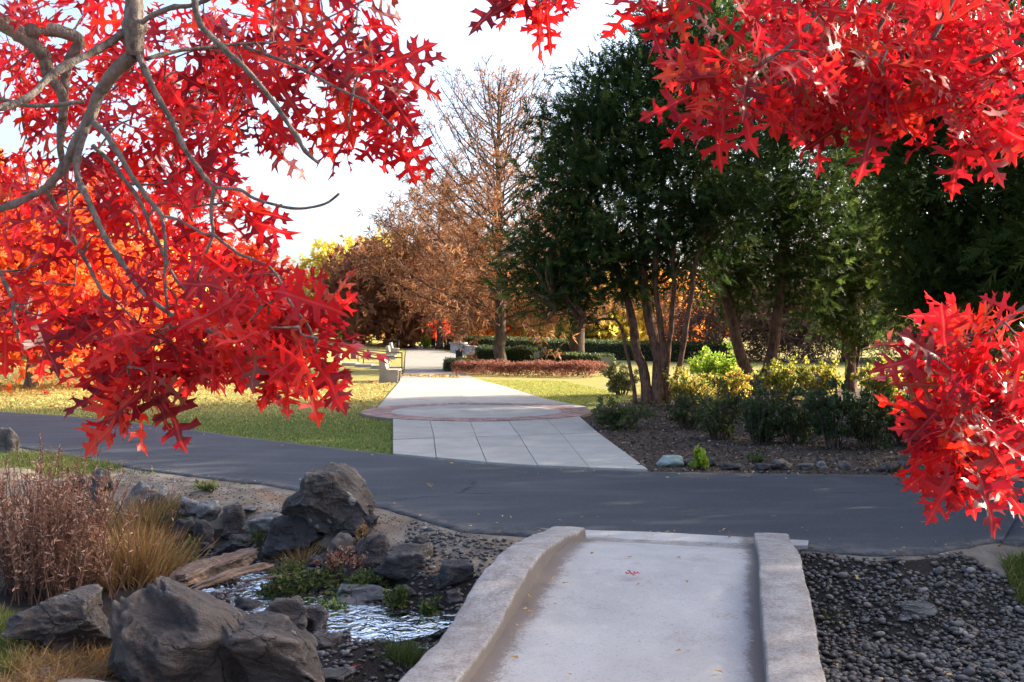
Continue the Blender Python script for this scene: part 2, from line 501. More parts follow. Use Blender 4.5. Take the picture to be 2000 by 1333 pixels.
def mk_ground():
    n = NT("ground_cover")
    p = n.pos()
    zone = n.node("Attribute", {"attribute_name": "zone"}).outputs["Color"]
    sep = n.node("SeparateColor", Color=zone)
    lawn_m, mulch_m, bed_m = sep.outputs[0], sep.outputs[1], sep.outputs[2]
    jit = n.math('MULTIPLY', n.math('SUBTRACT', n.noise(p, 5, 5, .7), .5), .5)
    def edge(m): return n.step(n.math('ADD', m, jit), .42, .58)
    fine = n.noise(p, 90, 4, .75)
    mid = n.noise(p, 4, 5, .65)
    big = n.noise(p, .35, 4, .6)
    soil = n.mix(n.step(mid, .3, .7), (.16, .125, .095), (.29, .245, .195))
    soil = n.mix(n.math('MULTIPLY', n.step(fine, .5, .75), .5), soil, (.10, .08, .065))
    soil = n.mix(n.math('MULTIPLY', n.step(n.noise(p, 1.7, 3), .55, .7), .55), soil, (.24, .12, .06))
    sy = n.node("SeparateXYZ", Vector=p)
    straw_k = n.math('ADD', n.math('MULTIPLY', big, 1.0), n.attr())
    lawn = n.mix(n.step(straw_k, .35, 1.1), (.085, .125, .025), (.30, .26, .085))
    lawn = n.mix(n.math('MULTIPLY', n.step(mid, .4, .75), .5), lawn, (.22, .20, .05))
    lawn = n.mix(n.math('MULTIPLY', n.step(fine, .4, .8), .5), lawn, (.06, .085, .02))
    mulch = n.mix(n.step(fine, .3, .7), (.035, .026, .021), (.11, .08, .06))
    mulch = n.mix(n.math('MULTIPLY', n.step(n.noise(p, 35, 3), .62, .72), .6), mulch, (.24, .19, .15))
    bed = n.mix(n.step(fine, .35, .7), (.018, .016, .015), (.06, .05, .043))
    c = n.mix(edge(lawn_m), soil, lawn)
    c = n.mix(edge(mulch_m), c, mulch)
    c = n.mix(edge(bed_m), c, bed)
    h = n.math('ADD', n.math('MULTIPLY', fine, .5), n.math('MULTIPLY', mid, .7))
    return n.done(n.surf(c, .95, .1, n.bump(h, .6, .04)))
M['ground'] = mk_ground()

# ------------------------------------------------------------------ layout lines and terrain
RN = np.array([G(*c)[:2] for c in [(0, 868), (100, 888), (240, 913), (400, 935), (540, 952), (730, 990), (900, 1038), (1070, 1050), (1472, 1063), (1575, 1075), (1700, 1087), (1830, 1081), (1930, 1064), (2100, 1045)]])
RF = np.array([G(*c)[:2] for c in [(0, 805), (150, 815), (330, 835), (480, 855), (640, 874), (767, 889), (900, 903), (1000, 911), (1265, 922), (1500, 926), (1800, 930), (2000, 935)]])
RN = np.concatenate([[RN[0] + (RN[0] - RN[2]) * 6], RN, [RN[-1] + A(4, .9), RN[-1] + A(50, 14)]])
RF = np.concatenate([[RF[0] + (RF[0] - RF[1]) * 7], RF, [RF[-1] + A(4, .9), RF[-1] + A(50, 14)]])
RNs, RFs = smooth_line(RN, 700), smooth_line(RF, 700)
yN = lambda x: np.interp(x, RNs[:, 0], RNs[:, 1])
yF = lambda x: np.interp(x, RFs[:, 0], RFs[:, 1])

CHAN = np.array([G(px_, py_, -.36)[:2] for px_, py_ in ((335, 1090), (420, 1085), (520, 1085), (500, 1130), (450, 1160), (560, 1172), (650, 1190), (760, 1222), (850, 1205), (960, 1190), (1100, 1180))])
def hgt(x, y):
    x, y = np.asarray(x, float), np.asarray(y, float)
    s = yN(x) - y
    bl = .35 + .229 * (y - 6.0)                       # roughly the middle line of the footbridge
    p3 = np.stack([x * 2.2, y * 2.2, 0 * x], -1).reshape(-1, 3)
    nz = fbm(p3, 3).reshape(x.shape)
    # dry pebble bed right of the bridge
    hr = -(.09 * sstep(.0, .24, s) + .27 * sstep(.08, 1.2, s)) * (1 - .85 * sstep(0, 1, (x - 3.3 - .28 * s) / 1.3))
    # stream left of the bridge
    a = np.interp(-x, [-.5, 0, 2, 4], [.1, .15, .85, 1.2])
    hl = -.335 * sstep(0, 1, (s - a) / 1.3)
    hl = hl - .085 * np.exp(-(pdist(CHAN, x, y, False) / .40) ** 2)
    hl = hl * sstep(-5.8, -4.0, x)
    near = sstep(0, 1, ((-x - 1.2) * .9 + (5.4 - y)) / 1.6)
    hl = hl * (1 - near) + .05 * near
    k = sstep(-.5, .6, x - bl)
    h = hl * (1 - k) + hr * k
    h = np.where(s > 0, h + nz * (.035 + .045 * (1 - k)) * sstep(.0, .8, s), 0)
    far = np.maximum(0, y - 60) * .0125
    far = np.minimum(far, 1.6)
    left = .9 * sstep(4, 16, -x - 4) * sstep(34, 60, y)
    return h + far + left * (1 - sstep(90, 140, y)) - .004

h1 = lambda x, y: float(hgt(np.array([x]), np.array([y]))[0])

def hit(px, py):
    """ground point seen at a pixel"""
    d = np.linspace(3.2, 120, 6000)
    x = (px - 1000) / F * d
    z = H - (py - HZ) / F * d
    g = hgt(x, d)
    i = np.argmax(z <= g)
    if not (z <= g).any(): i = -1
    return A(x[i], d[i], g[i])

apronL = [G(767, 889)[:2], G(768, 826)[:2]]
BED = np.array([G(1120, 812)[:2], G(1265, 922)[:2] + A(0, -.1), G(1500, 927)[:2], G(1800, 931)[:2], G(2000, 936)[:2], A(14, 11.5), A(26, 16), A(30, 34), A(14, 33), G(1420, 768)[:2], G(1250, 777)[:2], G(1180, 792)[:2]])
xs = np.unique(np.concatenate([np.linspace(-420, -60, 25), np.linspace(-60, -12, 49), np.linspace(-12, -5, 57), np.linspace(-5, 6, 158), np.linspace(6, 14, 41), np.linspace(14, 60, 40), np.linspace(60, 420, 25)]))
ys = np.unique(np.concatenate([np.linspace(-60, 2, 20), np.linspace(2, 4, 9), np.linspace(4, 11, 101), np.linspace(11, 30, 96), np.linspace(30, 70, 60), np.linspace(70, 160, 45), np.linspace(160, 900, 30)]))
X, Y = np.meshgrid(xs, ys)
Z = hgt(X, Y)
mb = MB()
nx, ny = len(xs), len(ys)
idx = np.arange(nx * ny).reshape(ny, nx)
q = np.stack([idx[:-1, :-1], idx[:-1, 1:], idx[1:, 1:], idx[1:, :-1]], -1).reshape(-1, 4)
straw = (.62 * sstep(17, 24, Y) * (1 - .75 * sstep(-1, 1.5, X)) - .25 * (1 - sstep(17, 23, Y)) + .25 * sstep(60, 90, Y) + .42 * sstep(-3, .5, X) * sstep(23.5, 26, Y))
mb.add(np.stack([X, Y, Z], -1).reshape(-1, 3), q=q, a=straw.ravel())
ground = mb.build("ground", M['ground'], None, True, "structure")
S = yN(X) - Y
soft = lambda sd, w: sstep(-w, w, sd)
lawn = soft(Y - yF(X) - .02, .1)
for poly in ([G(-80, 880), G(30, 884), G(130, 893), G(240, 914), G(120, 930), G(-80, 925)], [G(-300, 1180), G(30, 1200), G(60, 1290), G(20, 1333), G(-300, 1340)], [G(1955, 1075), G(2100, 1060), G(2200, 1110), G(1985, 1112)]):
    lawn = np.maximum(lawn, soft(sdist(np.array(poly)[:, :2], X, Y), .12))
mulch = soft(sdist(BED, X, Y), .12)
lawn = lawn * (1 - mulch)
bl = .35 + .229 * (Y - 6)
pebR = soft(S - .06, .06) * sstep(0, .4, X - bl) * (1 - sstep(.2, .9, X - 3.0 - .45 * S))
pebL = sstep(0, 1, -(Z + .15) / .06) * (X < bl + .3)
bedm = np.clip(np.maximum(pebR, pebL), 0, 1) * (S > 0)
ca = ground.data.color_attributes.new("zone", 'FLOAT_COLOR', 'POINT')
ca.data.foreach_set("color", np.stack([lawn, mulch, bedm, np.ones_like(lawn)], -1).astype(np.float32).ravel())

# asphalt path
mb = MB()
nn, cr = 700, 9
jn = fbm(np.stack([RNs[:, 0] * 5, RNs[:, 1] * 5, 0 * RNs[:, 0]], 1), 4) * .035
jf = fbm(np.stack([RFs[:, 0] * 5, RFs[:, 1] * 5, 0 * RFs[:, 0] + 9], 1), 4) * .02
a_, b_ = RNs + np.stack([0 * jn, jn], 1), RFs + np.stack([0 * jf, jf], 1)
T = np.linspace(0, 1, cr)
T = np.concatenate([[0, .03, .08], T[1:-1], [.93, .97, 1]])
rows = []
dust = []
for t in T:
    c = a_ * (1 - t) + b_ * t
    z = .014 + .012 * math.sin(math.pi * t) - (.008 if t in (0, 1) else 0)
    rows.append(np.concatenate([c, np.full((nn, 1), z)], 1))
    dust.append(np.full(nn, max(0, 1 - t / .09) * .8 + max(0, (t - .94) / .06) * .7))
rows = [rows[0] * A(1, 1, 0) + A(0, .03, -.25)] + rows + [rows[-1] * A(1, 1, 0) + A(0, 0, -.2)]
dust = [np.zeros(nn)] + dust + [np.zeros(nn)]
k = len(rows)
idx = np.arange(k * nn).reshape(k, nn)
q = np.stack([idx[:-1, :-1], idx[:-1, 1:], idx[1:, 1:], idx[1:, :-1]], -1).reshape(-1, 4)
mb.add(np.concatenate(rows), q=q, a=np.concatenate(dust))
mb.build("asphalt_path", M['asphalt'], None, True, "structure")

# ------------------------------------------------------------------ concrete walk: slabs, brick ring, far walk
walk = bpy.data.objects.new("concrete_walk", None)
COL.objects.link(walk)
walk["kind"] = "structure"
Lx = lambda y: np.interp(y, [11, 14.3, 19, 34], [G(767, 889)[0], G(767, 889)[0] - .02 - .12 * 3.3 * .35, G(768, 827)[0], G(780, 748)[0]])
def slab(c4, name="slab", top=.034, gap=.014, mat=None):
    c4 = np.array(c4, float)[:, :2]
    c = c4.mean(0)
    dd = c4 - c
    c4 = c + dd * (1 - gap / np.linalg.norm(dd, axis=1, keepdims=True) * 1.4)
    ch = c + (c4 - c) * (1 - .010 / np.linalg.norm(c4 - c, axis=1, keepdims=True))
    v = [(*p, -.05) for p in c4] + [(*p, top - .006) for p in c4] + [(*p, top) for p in ch]
    m = MB()
    m.add(v, q=[(0, 1, 5, 4), (1, 2, 6, 5), (2, 3, 7, 6), (3, 0, 4, 7), (4, 5, 9, 8), (5, 6, 10, 9), (6, 7, 11, 10), (7, 4, 8, 11), (8, 9, 10, 11)])
    return m.build(name, mat or M['concrete'], walk)
# two rows of slabs between the asphalt and the ring
near_px = [(767, 891), (852, 899), (950, 908), (1050, 914.5), (1150, 918.5), (1266, 922.5)]
mid_px = [(767, 863), (848, 860), (930, 857.5), (1014, 855), (1097, 852), (1168, 849)]
far_px = [(767, 822), (838, 820), (915, 818), (985, 816), (1058, 814), (1126, 812)]
for i in range(5):
    n0, n1 = near_px[i], near_px[i + 1]
    slab([G(*n0), G(*n1), G(*mid_px[i + 1]) - A(0, .03, 0), G(*mid_px[i]) - A(0, .03, 0)], top=.036 + .003 * (i % 2))
    slab([G(*mid_px[i]) + A(0, .03, 0), G(*mid_px[i + 1]) + A(0, .03, 0), G(*far_px[i + 1]), G(*far_px[i])], top=.037 - .002 * (i % 3))
m = MB(); b4 = [G(767, 889), G(1262, 921), G(1124, 812), G(768, 822)]
m.add([(p[0], p[1], .006) for p in b4], q=[(0, 1, 2, 3)])
m.build("joint_bed", M['mortar'], walk)
# ring
RC, RO, RI = A(-.76, 21.35), 2.46, 1.82
ang = np.linspace(0, 2 * math.pi, 97)[:-1]
for nm, ra, z, mt in (("concrete_disc", RI, .044, M['concrete']),):
    for half in (0, 1):                     # two half discs with a radial joint between them
        th = np.linspace(math.radians(118) + math.pi * half + .004, math.radians(118) + math.pi * (half + 1) - .004, 49)
        rim = [(RC[0] + ra * math.cos(t), RC[1] + ra * math.sin(t)) for t in th]
        m = MB()
        m.add([(RC[0], RC[1], z)] + [(*c, z) for c in rim] + [(*c, -.03) for c in rim],
              t=[(0, i + 1, i + 2) for i in range(48)], q=[(i + 1, i + 50, i + 51, i + 2) for i in range(48)])
        m.build(nm, mt, walk)
m = MB()
v = [(RC[0] + r * math.cos(t), RC[1] + r * math.sin(t), .040) for r in (RI, RO + .01) for t in ang]
v += [(RC[0] + (RO + .01) * math.cos(t), RC[1] + (RO + .01) * math.sin(t), -.05) for t in ang]
m.add(v, q=[(i, i + 96, (i + 1) % 96 + 96, (i + 1) % 96) for i in range(96)] + [(i + 96, i + 192, (i + 1) % 96 + 192, (i + 1) % 96 + 96) for i in range(96)])
m.build("mortar_bed", M['mortar'], walk)
brick_mesh = MB()
bw, bl2, bh = .5, .5, 1.0
brick_mesh.add([(-.5, -.5, -1), (.5, -.5, -1), (.5, .5, -1), (-.5, .5, -1), (-.5, -.5, -.12), (.5, -.5, -.12), (.5, .5, -.12), (-.5, .5, -.12), (-.46, -.47, 0), (.46, -.47, 0), (.46, .47, 0), (-.46, .47, 0)],
               q=[(0, 1, 5, 4), (1, 2, 6, 5), (2, 3, 7, 6), (3, 0, 4, 7), (4, 5, 9, 8), (5, 6, 10, 9), (6, 7, 11, 10), (7, 4, 8, 11), (8, 9, 10, 11)])
bm_ = brick_mesh.mesh("brick")
bm_.materials.append(M['brick'])
for row in range(3):
    r0 = RI + .01 + row * .213
    rc = r0 + .1
    cnt = [90, 98, 108][row]
    for i in range(cnt):
        t = (i + .5 * (row % 2)) / cnt * 2 * math.pi
        o = link("brick", bm_, walk)
        o.location = (RC[0] + rc * math.cos(t), RC[1] + rc * math.sin(t), .050 + R.uniform(-.003, .003))
        o.rotation_euler = (0, 0, t)
        o.scale = (.2, 2 * math.pi * rc / cnt - .012, .05)
# long walk beyond the ring: slabs
edgeL = [(20.0, 769), (783, 0)]
wl = lambda y: float(np.interp(y, [18, 34.4, 45, 70, 110, 160], [G(771, 795)[0] + .0, G(780, 748)[0], -4.85, -7.5, -11.5, -16]))
wr = lambda y: float(np.interp(y, [18, 22.0, 26, 31, 36.7, 42, 55, 70, 90, 110, 160], [1.5, 1.9, .72, -.1, -1.35, -2.0, -2.6, -3.4, -7.5, -9.2, -13.3]))
yy = np.concatenate([np.arange(22.6, 40, 2.9), np.arange(42.6, 70, 4.5), np.arange(72, 170, 9)])
for y0, y1 in zip(yy[:-1], yy[1:]):
    zt = .033 + .5 * (h1(-6, y0) + h1(-6, y1)) + .004
    c4 = [(wl(y0), y0), (wr(y0), y0), (wr(y1), y1), (wl(y1), y1)]
    hs = 2 if y0 < 40 else 1
    for k in range(hs):
        f0, f1 = k / hs, (k + 1) / hs
        lerp = lambda a, b, t: (a[0] + (b[0] - a[0]) * t, a[1] + (b[1] - a[1]) * t)
        z0, z1 = h1(-8, y0) + .037, h1(-8, y1) + .037
        cc = [lerp(c4[0], c4[1], f0), lerp(c4[0], c4[1], f1), lerp(c4[3], c4[2], f1), lerp(c4[3], c4[2], f0)]
        m = MB()
        g = .006
        zz = [z0, z0, z1, z1]
        cen = np.mean(np.array(cc), 0)
        pp = [cen + (np.array(c) - cen) * (1 - g / max(.4, np.linalg.norm(np.array(c) - cen))) for c in cc]
        m.add([(*p, z - .12) for p, z in zip(pp, zz)] + [(*p, z) for p, z in zip(pp, zz)],
              q=[(0, 1, 5, 4), (1, 2, 6, 5), (2, 3, 7, 6), (3, 0, 4, 7), (4, 5, 6, 7)])
        m.build("slab", M['concrete' if y0 < 36 else 'concrete_far'], walk)

# water
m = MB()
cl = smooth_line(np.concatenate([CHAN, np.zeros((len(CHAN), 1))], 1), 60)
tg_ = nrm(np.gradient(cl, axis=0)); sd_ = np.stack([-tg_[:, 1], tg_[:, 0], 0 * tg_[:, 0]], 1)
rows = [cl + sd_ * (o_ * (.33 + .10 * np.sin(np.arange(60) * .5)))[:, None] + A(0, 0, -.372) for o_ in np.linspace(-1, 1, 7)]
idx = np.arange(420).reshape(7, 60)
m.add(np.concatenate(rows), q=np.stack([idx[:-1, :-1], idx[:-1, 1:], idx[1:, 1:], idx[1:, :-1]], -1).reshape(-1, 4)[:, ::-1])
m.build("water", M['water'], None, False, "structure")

# ------------------------------------------------------------------ footbridge
BO, BA, BL = A(1.957, 8.06), nrm(A(-.229, -1.0)), nrm(A(-1.0, .229))     # origin, axis towards the viewer, across to the left
Bp = lambda u, v, z: A(BO[0] + BA[0] * u + BL[0] * v, BO[1] + BA[1] * u + BL[1] * v, z)
dz = lambda u: float(np.interp(u, [-.2, .05, .2, .34, .85, 1.3, 1.75, 2.2, 2.7, 3.7, 4.5, 6], [.022, .02, .015, .03, .125, .18, .205, .195, .145, .055, .02, .0]))
vL = lambda u: 1.335 + .012 * math.sin(2.1 * u)
vR = lambda u: .004 * math.sin(3 * u)
topL = lambda u: float(np.interp(u, [0, .17, .24, .5, 1.1, 1.7, 2.2, 2.55, 2.85, 3.15, 3.5, 3.9, 6], [.06, .08, .115, .14, .215, .285, .32, .305, .25, .175, .145, .132, .11]))
topR = lambda u: float(np.interp(u, [0, .10, .16, .5, 1.1, 1.8, 2.4, 2.8, 3.2, 3.7, 6], [.09, .10, .12, .145, .225, .30, .31, .275, .21, .16, .11]))
bridge = thing("footbridge", "pale concrete arched footbridge with low kerb walls over the stony stream", "bridge", Bp(1.8, .68, 0))
us = np.linspace(-.16, 5.0, 90)
us_s = [sum(dz(u + k) for k in (-.08, 0, .08)) / 3 for u in us]
m = MB()
nv = 26
rows, dirt = [], []
for i, u in enumerate(us):
    z = us_s[i]
    for j in range(nv):
        f = j / (nv - 1)
        e0, e1 = (vR(u) - .02, vL(u) + .02) if u > .3 else (-.005, 1.38 + max(0, .28 - u) * 1.0)
        v = e0 + (e1 - e0) * f
        rows.append(Bp(u, v, z + .004 * math.sin(9 * u + 4 * v)))
        de = min(f * 1.38, (1 - f) * 1.38)
        k = max(0, 1 - de / .30) ** 1.5 if f > .5 else max(0, 1 - de / .19) ** 1.4
        if .12 < u < .42: k = max(k, .45)
        dirt.append(k)
idx = np.arange(90 * nv).reshape(90, nv)
q = np.stack([idx[:-1, :-1], idx[:-1, 1:], idx[1:, 1:], idx[1:, :-1]], -1).reshape(-1, 4)[:, ::-1]
top = np.array(rows)
bot = top - A(0, 0, .22)
m.add(top, q=q, a=dirt)
m.add(bot, q=q[:, ::-1])
m.add(np.concatenate([top[idx[0]], bot[idx[0]]]), q=[(i, i + 1, i + nv + 1, i + nv) for i in range(nv - 1)])
m.build("deck", M['concrete_bridge'], bridge, True)
def parapet(v0f, wdt, u0, u1, side):
    m = MB()
    n = 70
    uu = np.linspace(u0, u1, n)
    prof_n = 10
    rows, aa = [], []
    for i, u in enumerate(uu):
        zt = sum((topL if side > 0 else topR)(u + k) for k in (-.09, -.045, 0, .045, .09)) / 5 if u > u0 + .12 else (topL if side > 0 else topR)(u)
        zt += .004 * math.sin(u * 7) + .003 * math.sin(u * 23)
        zb = dz(u) - .05
        v0 = v0f(u)
        w = wdt * (1 + .02 * math.sin(u * 5))
        c = .014
        pr = [(0, zb), (.004, zt - .06), (.006, zt - c), (c * .4, zt - c * .3), (c * 1.3, zt), (w * .5, zt + .004), (w - c * 1.3, zt), (w - c * .3, zt - c * .4), (w, zt - c), (w + .015, -.75)]
        for a, z in pr:
            nz = .004 * math.sin(31 * u + 17 * a + 40 * z) * math.sin(13 * u)
            rows.append(Bp(u, v0 + side * (a + nz), z + nz))
            aa.append(.95 if z < zt - .03 and a < .01 else .42)
    idx = np.arange(n * prof_n).reshape(n, prof_n)
    q = np.stack([idx[:-1, :-1], idx[:-1, 1:], idx[1:, 1:], idx[1:, :-1]], -1).reshape(-1, 4)
    if side > 0: q = q[:, ::-1]
    m.add(rows, q=q, a=aa)
    e = np.array(rows)[:prof_n]
    m.add(np.concatenate([e, [e.mean(0)]]), t=[(i, (i + 1) % prof_n, prof_n) for i in range(prof_n)], a=.5)
    return m.build("kerb_wall", M['concrete_parapet'], bridge, True)
parapet(vL, .265, .17, 5.0, 1)
parapet(vR, .262, .10, 5.0, -1)
m = MB()
pts = [Bp(u, v, z) for z in (-.5, .034) for (u, v) in ((-.06, -.262), (.17, -.266), (.15, -.41), (-.06, -.43))]
m.add(pts, q=[(0, 1, 2, 3)[::-1], (4, 5, 6, 7), (0, 1, 5, 4), (1, 2, 6, 5), (2, 3, 7, 6), (3, 0, 4, 7)], a=.3)
m.build("end_beam", M['concrete_parapet'], bridge)

# ------------------------------------------------------------------ boulders
def ico(sub):
    import bmesh
    bm = bmesh.new()
    bmesh.ops.create_icosphere(bm, subdivisions=sub, radius=1)
    v = np.array([x.co[:] for x in bm.verts]); t = np.array([[y.index for y in f.verts] for f in bm.faces])
    bm.free()
    return v, t
ICO = {k: ico(k) for k in (1, 2, 3, 4, 5, 6)}

def rock_shape(seed, sub, planes=16, rough=.5, sharp=26):
    rng = np.random.default_rng(seed)
    v, t = ICO[sub]
    nn = nrm(rng.standard_normal((planes, 3)))
    nn = np.concatenate([nn, nrm(np.array([(0, 0, 1.), (.2, .1, -1), (1, .2, 0), (-1, -.1, .2), (0.1, -1, .25), (0, 1, .1)]) + rng.standard_normal((6, 3)) * .15)])
    dd = np.concatenate([rng.uniform(.66, 1.0, planes), rng.uniform(.72, .95, 6)])
    c = np.maximum(v @ nn.T, 1e-3) / dd
    r = 1 / (np.sum(c ** sharp, 1) ** (1 / sharp))
    p = v * r[:, None]
    off = rng.random(3) * 50
    for k in range(26):
        c0 = p[rng.integers(len(p))] * rng.uniform(1.0, 1.12)
        rr = rng.uniform(.28, .62)
        w = np.maximum(0, 1 - (np.linalg.norm((p - c0) * A(1, 1, rng.uniform(.8, 1.5)), axis=1) / rr) ** 2)
        p = p * (1 - rough * .42 * rr * w)[:, None]
    n1 = fbm(p * 2.2 + off, 4)
    rid = 1 - np.abs(fbm(p * A(2.6, 2.6, 4.5) + off + 11, 4))
    p = p * (1 + rough * (.13 * n1 + .13 * (rid - .6) - .10 * np.maximum(0, fbm(p * 1.4 + off + 23, 2) - .25)))[:, None]
    if sub >= 4:
        p = p * (1 + rough * .04 * fbm(p * A(9, 9, 15) + off, 3))[:, None]
    return p, t

def rock(bbox, label, seed, mat='rock_dark', sub=4, depth=.8, warp=None, rough=.5, z=None, name="boulder", group=None, planes=11, sharp=110, cat="boulder"):
    x0, y0, x1, y1 = bbox
    g = hit((x0 + x1) / 2, y1 - .06 * (y1 - y0)) if z is None else G((x0 + x1) / 2, y1, z)
    d = g[1]
    w = (x1 - x0) * d / F
    el = (y1 - HZ) / F
    D = depth * w
    hh = max((y1 - y0) * d / F - D * .55 * el, .25 * w * (.4 if depth > 1 else 1))
    p, t = rock_shape(seed, sub, planes, rough, sharp)
    lo, hi = p.min(0), p.max(0)
    p = (p - (lo + hi) / 2) / (hi - lo)                 # unit box, centred
    if warp: p = warp(p)
    bury = .18
    p = p * A(w, D, hh * (1 + bury))
    p[:, 2] += hh * (1 + bury) * .5 - hh * bury
    m = MB()
    m.add(p, t=t)
    o = m.build(name, M[mat], None, sub <= 3 or True)
    o.location = (g[0], g[1] + D * .35, g[2])
    tag(o, label, cat, group)
    return o

def to_profile(p, xs_, hs_):
    """rescale the heights so that the outline follows a profile along x"""
    q = p.copy()
    e = np.linspace(-.5, .5, 41)
    k = np.clip(np.digitize(p[:, 0], e) - 1, 0, 39)
    zm = np.array([p[k == i, 2].max() if (k == i).any() else 0 for i in range(40)])
    zm = np.convolve(np.pad(zm, 2, 'edge'), np.ones(5) / 5, 'valid')
    c = (e[:-1] + e[1:]) / 2
    t = np.interp(p[:, 0], xs_, hs_)
    f = t / np.maximum(np.interp(p[:, 0], c, zm) + .5, .12)
    q[:, 2] = -.5 + (p[:, 2] + .5) * np.clip(f, .3, 2.2)
    return q
def warp_big(p):
    q = p * A(1, 1, 1)
    q[:, 0] = np.sign(p[:, 0]) * .5 * np.abs(2 * p[:, 0]) ** .8
    q = to_profile(q, [-.5, -.46, -.38, -.30, -.17, 0, .08, .14, .28, .37, .45, .5], [.50, .80, .96, 1.0, .92, .78, .68, .71, .72, .66, .50, .30])
    top = sstep(-.2, .5, q[:, 2])
    q[:, 1] += .13 * np.exp(-((q[:, 0] - .07 + .15 * q[:, 2]) / .05) ** 2) * (q[:, 1] < 0)
    q[:, 1] += .06 * np.exp(-((q[:, 0] + .22 + .3 * q[:, 2]) / .05) ** 2) * (q[:, 1] < 0)
    return q
rock((186, 1084, 622, 1400), "huge dark furrowed boulder, largest at the stream's near edge", 21, 'rock_brown', 6, .75, warp_big, .62, -.16, planes=16, sharp=140)
rock((8, 1150, 200, 1292), "grey lichen spotted boulder leaning against the huge furrowed one", 35, 'rock_brown', 6, .8, None, .6, None)
def warp_road(p):
    q = p.copy()
    q[:, 2] = -.5 + (p[:, 2] + .5) * np.interp(p[:, 0], [-.5, -.4, -.1, .15, .38, .5], [.78, .9, 1.0, 1.0, .84, .55])
    q[:, 0] += -.06 * (p[:, 2])
    return q
rock((528, 896, 726, 1036), "big rounded brown boulder standing at the edge of the asphalt path", 8, 'rock_brown', 6, .8, warp_road, .55, -.03, planes=12)
